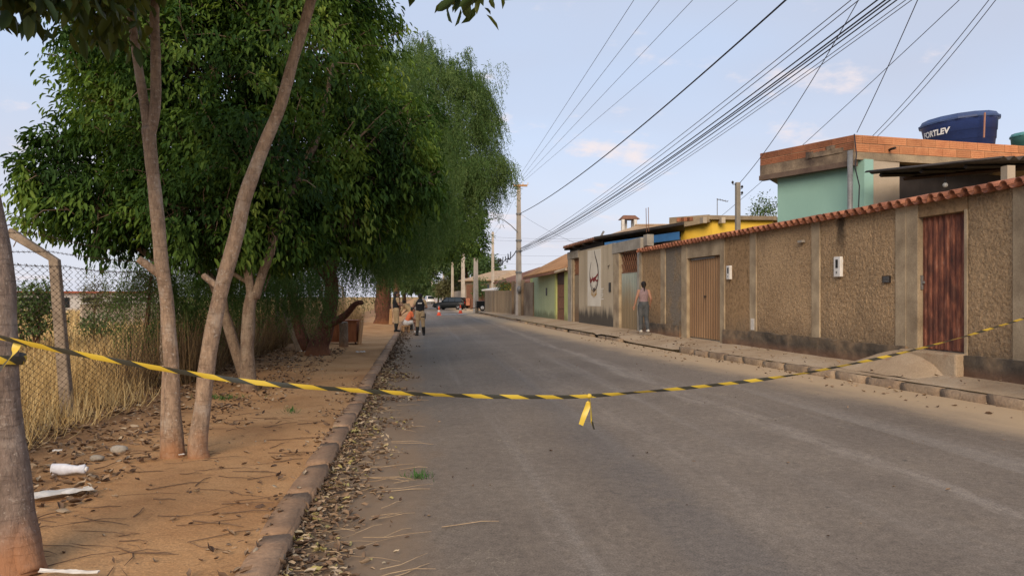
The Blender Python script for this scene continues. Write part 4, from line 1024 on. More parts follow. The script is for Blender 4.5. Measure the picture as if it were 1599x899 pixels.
# far buildings over the field
fb = thing('field_building', 'long white low building with red roof edge beyond the field', 'building', (at(100, 462, 75).x, at(100, 462, 75).y, 0))
a, b_ = at(-120, 492, 66), at(262, 492, 82)
sbox(Vector((a.x, a.y, 0)), Vector((b_.x, b_.y, 0)), -9, 0, -.4, 1.95, 'wall', 'building_white', fb)
sbox(Vector((a.x, a.y, 0)), Vector((b_.x, b_.y, 0)), -9.2, .35, 1.95, 2.12, 'roof', 'roof_red', fb)
for q in range(7):
    p = Vector((a.x, a.y, 0)).lerp(Vector((b_.x, b_.y, 0)), .08 + q * .13); u = (b_ - a); u.z = 0; u.normalize()
    sbox(p, p + u * 1.6, 0, .03, .5, 1.5, 'window', 'car_glass', fb)
fw_ = thing('field_wall', 'cream low wall in the dry field behind the fence', 'wall', (at(180, 462, 40).x, at(180, 462, 40).y, 0))
a, b_ = at(128, 515, 37), at(300, 510, 42)
sbox(Vector((a.x, a.y, 0)), Vector((b_.x, b_.y, 0)), -.2, 0, -.2, 1.25, 'wall', 'paint_beige', fw_)
sbox(Vector((a.x, a.y, 0)), Vector((b_.x, b_.y, 0)), -.25, .05, 1.25, 1.32, 'coping', 'building_white', fw_)

# ================================================================== POLES AND CABLES
def pole(label, base, top_z, r0, r1, name='utility_pole', square=True, mat_='pole_concrete'):
    t = thing(name, label, 'pole', base, 'utility poles along the street')
    mb = MB(); mb.tube([base + Vector((0, 0, -.2)), Vector((base.x, base.y, top_z))], [r0, r1], 4 if square else 12); mb.build('shaft', mat_, t, not square); return t
bp = at(810, 494, 49.8); bp.z = .25
PZ = at(0, 288, 49.8).z
big = pole('tall concrete utility pole with street lamp beside green house', bp, PZ, .22, .13)
for zz in (3.2, 4.6, 5.3, 7.05): 
    mb = MB(); r_ = .22 - .09 * zz / PZ + .035; mb.lathe([(r_, zz - .05), (r_, zz + .05)], 12, Matrix.Translation((bp.x, bp.y, 0))); mb.build('clamp_band', 'metal_grey', big)
mb = MB(); mb.box(-.45, .45, -.06, .06, -.06, .06, Matrix.Translation((bp.x + .1, bp.y - .16, PZ - .1)) @ Matrix.Rotation(-YAW, 4, 'Z')); mb.build('crossarm', 'wood_plain', big)
for q in range(4):
    mb = MB(); mb.lathe([(.03, 0), (.05, .04), (.03, .08), (.045, .12), (.02, .16)], 8, Matrix.Translation((bp.x + .1 + (-.48 + q * .32) * CX, bp.y - .16 - (-.48 + q * .32) * SX, PZ - .04))); mb.build('insulator', 'white_plastic', big)
mb = MB(); q = at(810, 404, 49.6); mb.ball(q + Vector((0, -.2, -2.0)), (.16, .16, .22), 10, 7); mb.build('junction_box', 'metal_grey', big)
la = [at(808, 362, 49.7), at(798, 352, 49.7), at(786, 343, 49.7), at(776, 340.5, 49.7)]
mb = MB(); mb.tube(la, [.035, .03, .028, .028], 7); mb.build('lamp_arm', 'metal_grey', big)
mb = MB(); mb.tube([la[-1], at(772, 341, 49.7)], [(.11, .06), (.09, .05)], 8, side=(0, 1, 0)); mb.build('lamp_head', 'metal_grey', big)
def simple_pole(px, y_base, y_top, d, r, label, zb=None):
    p = at(px, y_base, d); p.z = .2 if zb is None else zb
    return pole(label, p, at(0, y_top, d).z, r, r * .72)
simple_pole(743, 487, 403, 67, .26, 'short thick concrete pole standing at the street corner')
simple_pole(769.5, 470, 362, 88, .20, 'slim pole rising behind the board wall')
simple_pole(723, 478, 394, 86, .26, 'tall pale pole just beyond the black car')
simple_pole(706.5, 474, 409, 108, .22, 'brownish pole beyond the black car, in front of far trees')
simple_pole(692.5, 470, 424, 128, .2, 'far slender pole next to brown foliage')
simple_pole(674.5, 468, 437, 160, .2, 'farthest white pole above the white van')
simple_pole(718, 470, 428, 118, .14, 'thin short pole between two taller far poles')
nb = Vector((7.75, 8.0, .3))
near = pole('near concrete utility pole holding the barrier tape end', nb, 10.2, .17, .11)
mb = MB(); mb.box(5.0, 8.6, 7.93, 8.07, 9.2, 9.32); mb.build('crossarm', 'wood_plain', near)
mb = MB(); mb.lathe([(.2, 6.5), (.2, 6.7)], 12, Matrix.Translation((7.75, 8.0, 0))); mb.build('clamp_band', 'metal_grey', near)

def cable(name, label, cat, pts, r, sag=0.0, mat_='wire_grey', group=None, n=26):
    """pts: 3-D points; the span between each pair hangs with the given sag"""
    P = []
    for a, b_ in zip(pts, pts[1:]):
        for i in range(n): t = i / n; q = Vector(a).lerp(Vector(b_), t); q.z -= 4 * sag * t * (1 - t); P.append(q)
    P.append(Vector(pts[-1])); mb = MB(); mb.tube(P, r * .68, 5); return tag(mb.build(name, mat_, None, True), label, cat, group)
def beyond(a, b_, yy):
    """carry the straight line a-b on to street position yy"""
    t = (yy - a.y) / (b_.y - a.y); return a + (b_ - a) * t
pn = ['topmost thin power line, steepest across the sky', 'second thin power line from the trees in the sky', 'third thin power line from the trees in the sky', 'fourth thin power line, lowest of the high wires']
for q, (x0, x1) in enumerate(((806, 990), (810, 1030), (814, 1082), (818, 1152))):
    a = at(x0, 283, 49.6); e = at(x1, 0, 19.5); cable('power_line', pn[q], 'power line', [a, beyond(a, e, 8.0)], .011, .0, 'wire_grey', 'high power lines')
a = at(813, 333, 49.6); e = at(1202, 0, 15.2); cable('insulated_cable', 'thick dark twisted cable sagging across the sky from the big pole', 'cable', [a, beyond(a, e, 8.0)], .030, .55, 'wire_black')
bl = ['upper thin strand above the black cable bundle', 'second thin strand above the black cable bundle', 'uppermost black cable of the thick bundle', 'second black cable of the thick bundle', 'third black cable of the thick bundle', 'lowest black cable of the thick bundle', 'thin strand just below the thick bundle', 'lowest thin strand under the cable bundle']
spec = [(1316, 388, .012, .35, 'wire_grey'), (1326, 391, .012, .4, 'wire_grey'), (1352, 388, .020, .45, 'wire_black'), (1362, 389, .022, .5, 'wire_black'), (1370, 391, .020, .48, 'wire_black'), (1378, 393, .018, .52, 'wire_black'), (1388, 392, .011, .6, 'wire_grey'), (1396, 394, .011, .62, 'wire_grey')]
for q, (x1, y0, r_, sg, mm) in enumerate(spec):
    a = at(812, y0, 49.6); e = at(x1, 0, 12.4 + .1 * q); cable('telephone_cable', bl[q], 'cable', [a, beyond(a, e, 8.0)], r_, sg, mm, 'cable bundle')
def drop_wire(label, top, bot, r=.010, sag=.12, ext=1.25, mat_='wire_grey'):
    a, b_ = Vector(bot), Vector(top); e = a + (b_ - a) * ext
    cable('service_wire', label, 'wire', [a, e], r, sag, mat_, 'service wires')
drop_wire('service wire running down to the grey service post', at(1336, 0, 13.0), at(1155, 286, 20), .012, .25, 1.12)
drop_wire('service wire running down to the corner of the brick parapet', at(1432, 0, 12.0), at(1338, 207, 17), .012, .05, 1.15)
drop_wire('service wire passing behind the teal house', at(1494, 0, 13.0), at(1128, 336, 28), .011, .1, 1.15)
drop_wire('upper wire of the pair running to the parapet bricks', at(1541, 0, 12.2), at(1362, 213, 17.2), .010, .1, 1.15)
drop_wire('lower wire of the pair running to the parapet bricks', at(1551, 0, 12.2), at(1370, 213, 17.2), .010, .12, 1.15)
drop_wire('wire from the big pole down to the mural house roof', at(811, 333, 49.5), at(897, 379, 36), .010, .1, 1.0)
for lab, y0, y1 in (('upper wire crossing the street behind the big pole', 370, 371), ('second wire crossing the street behind the big pole', 375, 374), ('third wire crossing the street behind the big pole', 397, 398), ('lowest wire crossing the street behind the big pole', 411, 409)):
    cable('crossing_wire', lab, 'wire', [at(770, y0, 88), at(960, y1, 60)], .014, .15, 'wire_grey', 'wires crossing the street')
cable('telephone_cable', 'drooping black cables from the big pole towards far pole', 'cable', [at(808, 388, 49.7), at(790, 404, 60), at(770, 418, 86)], .05, .25, 'wire_black')
cb = thing('cable_coil', 'loose black cable coil hanging beside the big pole', 'cable coil', at(785, 415, 56))
for q, (x, y_) in enumerate(((781, 404), (789, 400), (793, 396))):
    mb = MB(); mb.tube([at(x, y_, 56), at(x + 1.5, y_ + 9, 56), at(x + 3.5, y_ + 10, 56), at(x + 4.5, y_ - 3, 56)], .035, 5); mb.build('loop', 'wire_black', cb, True)
mb = MB(); mb.tube([at(777, 409, 56), at(783, 405, 56)], [.09, .12], 7); mb.build('splice', 'black_plastic', cb)
for q, (px0, y0) in enumerate(((806, 284), (814, 284))):
    cable('power_line', ['power line going on down the street past the trees', 'second power line going on down the street past the trees'][q], 'power line', [at(px0, y0, 49.7), at(766 + q * 6, 366, 88)], .012, .4, 'wire_grey', 'high power lines')

# ================================================================== CHAIN-LINK FENCE
FX = -4.27
fence = thing('chain_link_fence', 'rusty chain-link fence on bent concrete posts along the dry field', 'fence', (FX, 10, .1))
SP = 3.5
vs, fs = [], []
def strand(P, r):
    base = len(vs)
    for i, p in enumerate(P):
        for k_ in range(3):
            w = 2 * math.pi * k_ / 3; vs.append((p[0] + r * math.cos(w), p[1] + r * math.sin(w), p[2]))
    for i in range(len(P) - 1):
        for k_ in range(3): fs.append((base + 3 * i + k_, base + 3 * i + (k_ + 1) % 3, base + 3 * i + 3 + (k_ + 1) % 3, base + 3 * i + 3 + k_))
cw = 0.088; ncol = int(SP / cw); nrow = 50
for c in range(ncol):
    P = []
    for r_ in range(nrow + 1):
        sgn = 1 if (r_ + c) % 2 else -1
        yy = (c + .5) * cw + sgn * cw / 2
        P.append((0.006 * sgn + 0.03 * math.sin(yy * 1.9) * math.sin(r_ * .09), yy, 0.02 + r_ * 0.0378))
    top = P[-1]; P += [(0, top[1] + cw * .25, top[2] + .022), (0, top[1] + cw * .5, top[2] + .004)]
    strand(P, 0.0036)
mb = MB(); mb.v, mb.f = vs, fs; link_me = mb.mesh('mesh_panel', 'chain_wire', True)
posts_y = [3 + SP * i for i in range(13)]
def post_mesh():
    mb = MB(); mb.hexa([(-.07, -.06, -.3), (.07, -.06, -.3), (.07, .06, -.3), (-.07, .06, -.3)], [(-.055, -.05, 2.02), (.055, -.05, 2.02), (.055, .05, 2.02), (-.055, .05, 2.02)])
    mb.hexa([(-.055, -.05, 2.02), (.055, -.05, 2.02), (.055, .05, 2.02), (-.055, .05, 2.02)], [(-.53, -.045, 2.36), (-.47, -.045, 2.45), (-.47, .045, 2.45), (-.53, .045, 2.36)])
    me = mb.mesh('post', 'post_concrete'); bm = bmesh.new(); bm.from_mesh(me); bmesh.ops.remove_doubles(bm, verts=bm.verts, dist=.001)
    bmesh.ops.recalc_face_normals(bm, faces=bm.faces); bmesh.ops.bevel(bm, geom=list(bm.edges), offset=.01, segments=1, affect='EDGES'); bm.to_mesh(me); bm.free(); return me
pm = post_mesh()
for i, y in enumerate(posts_y):
    piece('post', pm, fence, (FX - .06, y, .08), (random.uniform(-.02, .02), -.075 if abs(y - 10) < .1 else random.uniform(-.05, .03), random.uniform(-.05, .05)))
    if i < len(posts_y) - 1: piece('mesh_panel', link_me, fence, (FX + .02, y, .07))['kind'] = 'stuff'
for q, (dx, zz) in enumerate(((-.02, 2.05), (-.22, 2.22), (-.44, 2.42))):
    P = []
    for i in range(0, 45 * 3): yy = 1 + i / 3; P.append((FX - .05 + dx - .02, yy, zz + .03 * math.sin(yy * 1.1 + q) - .06 * abs(math.sin((yy - 3) / SP * math.pi))))
    mb = MB(); mb.tube(P, .0035, 4)
    for i in range(0, 300): 
        yy = 1 + i * .12; z0 = zz + .03 * math.sin(yy * 1.1 + q) - .06 * abs(math.sin((yy - 3) / SP * math.pi))
        if yy > 16: break
        c_ = Vector((FX - .07 + dx, yy, z0)); mb.tube([c_ + Vector((-.015, -.01, .018)), c_ + Vector((.015, .01, -.018))], .002, 3); mb.tube([c_ + Vector((.012, -.01, .018)), c_ + Vector((-.012, .012, -.016))], .002, 3)
    mb.build('barbed_wire', 'chain_wire', fence)
lp = thing('leaning_post', 'grey broken concrete post leaning beside the dark tree', 'post', (at(466, 550, 20.5).x, at(466, 550, 20.5).y, .12))
mb = MB(); mb.tube([at(467, 551, 20.5), at(441, 474, 21.2)], .075, 4); mb.build('shaft', 'post_concrete', lp)
mb = MB(); mb.tube([at(437, 557, 20.4), at(466, 551, 20.3)], .07, 4); mb.build('fallen_piece', 'post_concrete', lp)

# ================================================================== LEAVES
def nrm(a): return a / np.maximum(1e-9, np.linalg.norm(a, axis=1, keepdims=True))
LEAF6 = (np.array([[0, 0, 0], [.30, .5, .10], [.70, .42, .07], [1, 0, -.10], [.70, -.42, .07], [.30, -.5, .10]], float), [(0, 1, 2, 3), (0, 3, 4, 5)])
LEAF4 = (np.array([[0, 0, 0], [.5, .5, .08], [1, 0, -.05], [.5, -.5, .08]], float), [(0, 1, 2), (0, 2, 3)])
BLADE = (np.array([[0, -.5, 0], [0, .5, 0], [.5, .38, .05], [.5, -.38, .05], [1, 0, -.12]], float), [(0, 1, 2, 3), (3, 2, 4)])
CURL = (np.array([[0, 0, .06], [.18, .30, .20], [.45, .50, .30], [.78, .30, .24], [1, .06, .34], [.80, -.34, .12], [.48, -.50, .26], [.16, -.32, .22], [.30, 0, -.02], [.68, .02, .02]], float),
        [(0, 1, 8), (1, 2, 9, 8), (2, 3, 9), (3, 4, 9), (4, 5, 9), (5, 6, 9), (6, 7, 8, 9), (7, 0, 8)])
def leaf_mesh(name, P, D, N, L, W, tint, tmpl, mat):
    """one mesh of leaf faces: P base points, D axis, N normal, L length, W width"""
    T, F_ = tmpl; n = len(P)
    D = nrm(D); B = nrm(np.cross(N, D)); N = np.cross(D, B)
    L = np.broadcast_to(L, n)[:, None, None]; W = np.broadcast_to(W, n)[:, None, None]
    V = P[:, None, :] + D[:, None, :] * (T[None, :, 0:1] * L) + B[:, None, :] * (T[None, :, 1:2] * W) + N[:, None, :] * (T[None, :, 2:3] * L)
    k_ = len(T); V = V.reshape(-1, 3).astype(np.float32)
    sizes = np.array([len(f) for f in F_]); flat = np.concatenate([np.array(f) for f in F_])
    loops = (np.arange(n)[:, None] * k_ + flat[None, :]).ravel().astype(np.int32)
    tot = np.tile(sizes, n).astype(np.int32); start = np.concatenate([[0], np.cumsum(tot)[:-1]]).astype(np.int32)
    me = bpy.data.meshes.new(name); me.vertices.add(len(V)); me.vertices.foreach_set('co', V.ravel())
    me.loops.add(len(loops)); me.loops.foreach_set('vertex_index', loops)
    me.polygons.add(len(tot)); me.polygons.foreach_set('loop_start', start); me.polygons.foreach_set('loop_total', tot)
    a = me.attributes.new('tint', 'FLOAT', 'FACE'); a.data.foreach_set('value', np.repeat(np.clip(tint, 0, 1), len(sizes)).astype(np.float32))
    me.update(calc_edges=True); me.validate(); me.materials.append(MT[mat])
    if tmpl is CURL: me.shade_smooth()
    return me
def unit(n): return nrm(RNG.normal(size=(n, 3)))
def lobes_px(ls): # (px, py, d, rx px, ry px, depth m)
    out = []
    for px, py, d, rx, ry, dep in ls: out.append((np.array(at(px, py, d)), np.array([rx * d / F, dep, ry * d / F])))
    return out
def shell_points(lobes, per_m2, lo=.62, amp=1.0, core=.50):
    """twig points in a shell of each lobe, uneven, none deep inside another lobe"""
    PP, OO = [], []
    for c, r in lobes:
        area = 4 * math.pi * ((r[0] * r[1]) ** 1.6 / 3 + (r[0] * r[2]) ** 1.6 / 3 + (r[1] * r[2]) ** 1.6 / 3) ** (1 / 1.6)
        n = int(area * per_m2); o = unit(n)
        bumpy = np.array([1 + amp * (.40 * NZ.noise(Vector(q * 2.4 + c)) + .22 * NZ.noise(Vector(q * 6 + c))) for q in o])
        rad = (lo + (1.04 - lo) * RNG.random(n) ** .6) * bumpy
        # turn depth axis along the view
        q = o * r * rad[:, None]
        rot = np.array([[CX, SX, 0], [-SX, CX, 0], [0, 0, 1]])
        PP.append(c + q @ rot.T); OO.append(nrm((o / r) @ rot.T))
    P, O = np.concatenate(PP), np.concatenate(OO)
    keep = np.ones(len(P), bool)
    rot = np.array([[CX, SX, 0], [-SX, CX, 0], [0, 0, 1]])
    for c, r in lobes:
        q = ((P - c) @ rot) / r; keep &= (np.linalg.norm(q, axis=1) > core)
    return P[keep], O[keep]
def leafy_crown(name, lobes, parent, mat, per_m2, k_, L, W, spread=.20, droop=.5, lo=.62, tmpl=LEAF6, tintb=.0, contrast=False, twig=None):
    P, O = shell_points(lobes, per_m2, lo, 1.25 if contrast else 1.0, .38 if contrast else .5); n = len(P)
    tw = (np.clip(.50 + 1.0 * np.array([NZ.noise(Vector(p_) * .9) for p_ in P]), 0, 1) * .62 + RNG.random(n) ** 2.5 * .34 if contrast else RNG.random(n) * .5) + tintb
    P2 = np.repeat(P, k_, 0) + RNG.normal(size=(n * k_, 3)) * spread * .5; O2 = np.repeat(O, k_, 0)
    D = O2 * .75 + RNG.normal(size=(n * k_, 3)) * .55 + np.array([0, 0, -droop])
    N = O2 * .4 + np.array([0, 0, .8]) + RNG.normal(size=(n * k_, 3)) * .35
    if twig:                                                      # thin twigs carrying the outer clusters
        mb = MB()
        for i in range(0, n, 6):
            p, o_ = Vector(P[i]), Vector(O[i]); L_ = .5 + .7 * random.random()
            mb.tube([p - o_ * L_ + Vector((0, 0, -.12)), p - o_ * L_ * .4 + Vector((random.uniform(-.08, .08), 0, .03)), p], [.011, .008, .004], 4)
        mb.build('twigs', twig, parent)['kind'] = 'stuff'
    sc = .5 + .8 * RNG.random(n * k_)
    t = np.repeat(tw, k_) + RNG.random(n * k_) * (.15 if contrast else .45)
    me = leaf_mesh(name, P2, D, N, L * sc, W * sc, t, tmpl, mat)
    return link(bpy.data.objects.new(name, me), parent)
def weeping_crown(name, lobes, parent, mat, per_m2, strand_l, nleaf, L, W, lo=.55, tintb=0.0, out=.35):
    """feathery crown: hanging strands set with narrow leaflets"""
    P, O = shell_points(lobes, per_m2 / 7, lo, 1.5); m_ = len(P)         # branchlets, each with a spray of strands
    ct = RNG.random(m_) * .5
    P = np.repeat(P, 7, 0) + RNG.normal(size=(m_ * 7, 3)) * np.array([.16, .16, .10]) * strand_l; O = np.repeat(O, 7, 0); n = len(P)
    SL = strand_l * (.5 + .9 * RNG.random(n)); t = (np.arange(nleaf) + .5) / nleaf
    hx = O * np.array([1, 1, .3]); sway = RNG.normal(size=(n, 3)) * .12
    # strand: arcs out then hangs
    pos = P[:, None, :] + (hx[:, None, :] * out + sway[:, None, :]) * (SL[:, None, None] * np.sqrt(t)[None, :, None]) + np.array([0, 0, -1.0]) * (SL[:, None, None] * (t ** 1.35)[None, :, None])
    pos = pos.reshape(-1, 3) + RNG.normal(size=(n * nleaf, 3)) * .018
    D = RNG.normal(size=(n * nleaf, 3)) * .55 + np.array([0, 0, -.8]); N = RNG.normal(size=(n * nleaf, 3)) + np.repeat(O, nleaf, 0) * .6 + np.array([0, 0, .3])
    sc = .7 + .6 * RNG.random(n * nleaf); tt = np.repeat(np.repeat(ct, 7) + RNG.random(n) * .2 + tintb, nleaf) + RNG.random(n * nleaf) * .4
    me = leaf_mesh(name, pos, D, N, L * sc, W * sc, tt, LEAF4, mat); return link(bpy.data.objects.new(name, me), parent)
def limb(mb, pts, rad, n=10, sub=5, wob=.03):
    """smooth tapering limb through the given points"""
    P = [Vector(p) for p in pts]; Q, RR = [], []
    for i in range(len(P) - 1):
        p0, p1, p2, p3 = P[max(i - 1, 0)], P[i], P[i + 1], P[min(i + 2, len(P) - 1)]
        for j in range(sub):
            t = j / sub
            q = .5 * ((2 * p1) + (p2 - p0) * t + (2 * p0 - 5 * p1 + 4 * p2 - p3) * t * t + (3 * p1 - p0 - 3 * p2 + p3) * t ** 3)
            r_ = rad[i] + (rad[i + 1] - rad[i]) * t
            Q.append(q + NZ.noise_vector(q * 2.1) * wob); RR.append(r_ * (1 + .10 * NZ.noise(q * 5)))
    Q.append(P[-1]); RR.append(rad[-1]); mb.tube(Q, RR, n); return mb
def tree(name, label, base, group=None): return thing(name, label, 'tree', (base.x, base.y, .1), group)

# near tree at the frame's edge (trunk, overhanging big leaves)
b0 = ground_at(22, 872, .12)
t = tree('street_tree', 'near grey trunk with reddish foot, barrier tape tied round it', b0)
mb = MB(); limb(mb, [at(22, 900, 4.2), at(20, 860, 4.22), at(12, 760, 4.25), at(3, 640, 4.28), at(0, 520, 4.3), at(-20, 330, 4.35), at(-60, 100, 4.4), at(-110, -200, 4.5)], [.185, .14, .112, .098, .090, .084, .078, .07], 18, 7, .02)
limb(mb, [at(44, 896, 4.16), at(32, 845, 4.2), at(16, 770, 4.24)], [.085, .085, .06], 12, 5, .01)
limb(mb, [at(-70, 60, 4.4), at(40, -90, 4.6), at(160, -160, 5.0)], [.07, .05, .03], 8)
limb(mb, [at(-110, -200, 4.5), at(10, -420, 4.7), at(80, -700, 5.0)], [.08, .06, .03], 8)
mb.build('trunk', 'bark_near', t, True)
leafy_crown('crown', lobes_px([(-60, -48, 4.6, 100, 36, .4), (40, -40, 4.8, 55, 20, .3), (110, -70, 5.0, 50, 30, .3), (60, -370, 5.0, 330, 190, 1.3), (-180, -220, 4.8, 180, 140, 1.0)]), t, 'leaf_big', 34, 9, .155, .062, .22, .75, .3)
# twin-stemmed tree
b0 = ground_at(288, 708, .12)
t = tree('street_tree', 'twin-stemmed grey tree forking low in front of the fence', b0)
D0 = 7.2
mb = MB()
limb(mb, [at(272, 728, D0), at(272, 700, D0), at(270, 640, D0), at(266, 560, D0), at(258, 460, D0), at(247, 360, D0), at(238, 260, D0), at(232, 200, D0)], [.125, .095, .074, .068, .064, .062, .062, .062], 14, 6, .012)
limb(mb, [at(232, 205, D0), at(222, 140, D0), at(210, 60, D0), at(203, -10, D0), at(195, -160, D0), at(150, -400, D0)], [.048, .041, .039, .038, .036, .03], 10, 5, .010)
limb(mb, [at(234, 215, D0), at(242, 170, D0), at(244, 90, D0), at(243, 0, D0), at(255, -160, D0), at(300, -420, D0)], [.048, .051, .046, .040, .038, .03], 10, 5, .010)
limb(mb, [at(262, 735, D0 - .02), at(262, 690, D0), at(259, 640, D0 + .02), at(258, 570, D0 + .02)], [.085, .065, .045, .03], 9, 4, .01)
limb(mb, [at(312, 726, D0 - .05), at(309, 695, D0 - .05), at(316, 640, D0), at(322, 580, D0), at(340, 480, D0), at(368, 370, D0), at(382, 310, D0), at(412, 230, D0), at(436, 170, D0), at(462, 80, D0), at(486, 0, D0), at(520, -120, D0), at(560, -330, D0)], [.12, .092, .080, .077, .073, .070, .066, .060, .054, .050, .046, .04, .03], 14, 6, .012)
limb(mb, [at(252, 430, D0), at(236, 418, D0 - .05), at(216, 404, D0 - .1)], [.045, .04, .036], 8, 4, .004)
limb(mb, [at(318, 430, D0 + .2), at(350, 455, D0 + .1)], [.03, .035], 7, 3, .004)
mb.build('trunk', 'bark_grey', t, True)
leafy_crown('crown', lobes_px([(160, -75, 6.6, 60, 50, .5), (128, 4, 6.4, 30, 28, .3), (176, 18, 6.5, 22, 26, .25), (480, -260, 7.0, 330, 130, 1.6), (150, -330, 7.0, 320, 200, 1.8), (735, -44, 6.0, 42, 28, .3), (640, -180, 6.5, 130, 80, .9)]), t, 'leaf_big', 34, 8, .165, .068, .22, .85, .3, tintb=.2)
# big dark broadleaf tree behind them
b0 = ground_at(388, 612, .13)
t = tree('broadleaf_tree', 'large dense broadleaf tree with glossy hanging leaves and pale forked stems', b0)
D1 = 12.0
mb = MB()
limb(mb, [at(388, 625, D1), at(388, 600, D1), at(386, 540, D1), at(390, 480, D1), at(396, 455, D1)], [.15, .125, .105, .095, .10], 12, 5, .02)
limb(mb, [at(393, 465, D1), at(388, 430, D1), at(386, 400, D1), at(380, 330, D1 + .2), at(350, 220, D1 + .6), at(330, 100, D1 + .8)], [.075, .068, .062, .06, .05, .035], 9)
limb(mb, [at(398, 465, D1), at(408, 430, D1), at(420, 395, D1), at(440, 330, D1 + .3), at(490, 230, D1 + .8), at(520, 100, D1 + 1)], [.078, .070, .065, .06, .05, .035], 9)
limb(mb, [at(392, 620, D1 + .5), at(372, 560, D1 + .5), at(352, 495, D1 + .5), at(330, 440, D1 + .5), at(310, 421, D1 + .5)], [.10, .09, .085, .075, .06], 9)
limb(mb, [at(352, 495, D1 + .5), at(345, 440, D1 + .5), at(340, 390, D1 + .6), at(300, 280, D1 + .8), at(200, 220, D1 + 1)], [.06, .055, .05, .045, .03], 8)
limb(mb, [at(385, 440, D1 + .3), at(360, 425, D1 + .4), at(345, 420, D1 + .4)], [.04, .038, .03], 7)
mb.build('trunk', 'bark_pale', t, True)
main_lobes = lobes_px([(195, 175, 13, 78, 85, 1.4), (112, 285, 12.5, 74, 55, 1.1), (150, 110, 13, 40, 34, .7), (62, 290, 12.4, 28, 22, .4), (90, 225, 12.6, 38, 26, .6), (70, 345, 12.4, 30, 20, .5), (640, 235, 14, 42, 30, .8), (655, 300, 14, 34, 24, .7), (175, 330, 12.5, 95, 66, 1.3), (330, 120, 13.5, 165, 150, 2.2), (470, 80, 14, 150, 130, 2.2), (570, 215, 14.2, 108, 105, 1.6),
    (430, 270, 13, 160, 125, 2.2), (330, 330, 12.6, 140, 92, 1.7), (605, 280, 14, 80, 58, 1.2), (240, 70, 13.5, 140, 85, 1.8), (520, 0, 14.5, 90, 75, 1.6), (410, 375, 12.6, 95, 48, 1.1), (545, 345, 14, 90, 55, 1.2), (350, -90, 14, 230, 130, 2.4), (300, 240, 13.2, 170, 140, 1.8)])
leafy_crown('crown', main_lobes, t, 'leaf_main', 22, 16, .132, .043, .18, .95, .22, contrast=True, twig='bark_pale')
# weeping pepper trees
b0 = ground_at(497, 556, .13)
t = tree('pepper_tree', 'leaning reddish pepper tree with forked trunk beside the wooden cabinet', b0)
D2 = 19.6
mb = MB()
limb(mb, [at(496, 568, D2), at(497, 545, D2), at(505, 520, D2), at(514, 490, D2), at(517, 455, D2), at(520, 400, D2), at(560, 320, D2 + .5), at(600, 220, D2 + 1)], [.40, .30, .22, .19, .18, .17, .13, .08], 12, 5, .05)
limb(mb, [at(480, 545, D2 + .1), at(465, 510, D2 + .2), at(458, 470, D2 + .5), at(430, 400, D2 + .8), at(380, 330, D2 + 1.2)], [.16, .14, .12, .10, .06], 9, 4, .04)
limb(mb, [at(508, 510, D2 - .1), at(535, 495, D2 - .4), at(555, 475, D2 - .7), at(565, 472, D2 - .8)], [.12, .09, .07, .06], 9, 4, .03)
limb(mb, [at(517, 440, D2), at(480, 405, D2 + .2), at(440, 400, D2 + .5)], [.12, .10, .07], 8, 4, .03)
mb.build('trunk', 'bark_red', t, True)
weeping_crown('crown', lobes_px([(590, 130, 21, 72, 70, 1.6), (615, 240, 21, 85, 100, 2.0), (590, 320, 21, 90, 70, 2.0), (500, 370, 21, 110, 50, 2), (340, 400, 20, 130, 55, 1.6), (550, 372, 19.5, 80, 30, 1.4), (430, 330, 21.5, 150, 90, 1.8), (640, 310, 21.5, 60, 60, 1.6)]), t, 'leaf_pepper', 55, .95, 20, .075, .017)
b0 = ground_at(598, 505, .13)
t = tree('pepper_tree', 'tall feathery pepper tree with thick trunk behind the officers', b0)
D3 = 42
mb = MB()
limb(mb, [at(598, 508, D3), at(598, 498, D3), at(599, 470, D3), at(602, 430, D3), at(620, 370, D3), at(660, 280, D3), at(700, 180, D3 - 1)], [.62, .48, .43, .42, .34, .24, .12], 14, 5, .08)
limb(mb, [at(604, 420, D3), at(640, 370, D3 - 1), at(700, 310, D3 - 2), at(760, 270, D3 - 4), at(800, 268, D3 - 6)], [.26, .2, .14, .09, .03], 9, 5, .06)
for a_, b__ in (((640, 330), (690, 110)), ((650, 300), (740, 190)), ((630, 340), (640, 120)), ((680, 320), (745, 240)), ((640, 330), (660, 60))):
    limb(mb, [at(*a_, D3 - 2), at((a_[0] + b__[0]) / 2 - 8, (a_[1] + b__[1]) / 2, D3 - 4), at(*b__, D3 - 6)], [.13, .09, .03], 7, 4, .12)
mb.build('trunk', 'bark_red', t, True)
pl = lobes_px([(668, 128, 36, 68, 52, 2.6), (715, 165, 36, 55, 70, 2.4), (735, 225, 36, 45, 60, 2.0), (700, 290, 36, 68, 70, 2.4), (640, 345, 36, 60, 50, 2.4), (640, 250, 37, 80, 100, 2.6), (630, 112, 37, 48, 42, 1.8), (778, 262, 35, 26, 14, 1.0), (755, 262, 35, 30, 30, 1.3), (612, 400, 36, 45, 25, 2.0), (735, 165, 36.5, 30, 45, 1.4)])
weeping_crown('crown', pl, t, 'leaf_pepper', 36, .85, 16, .125, .030, tintb=.08)
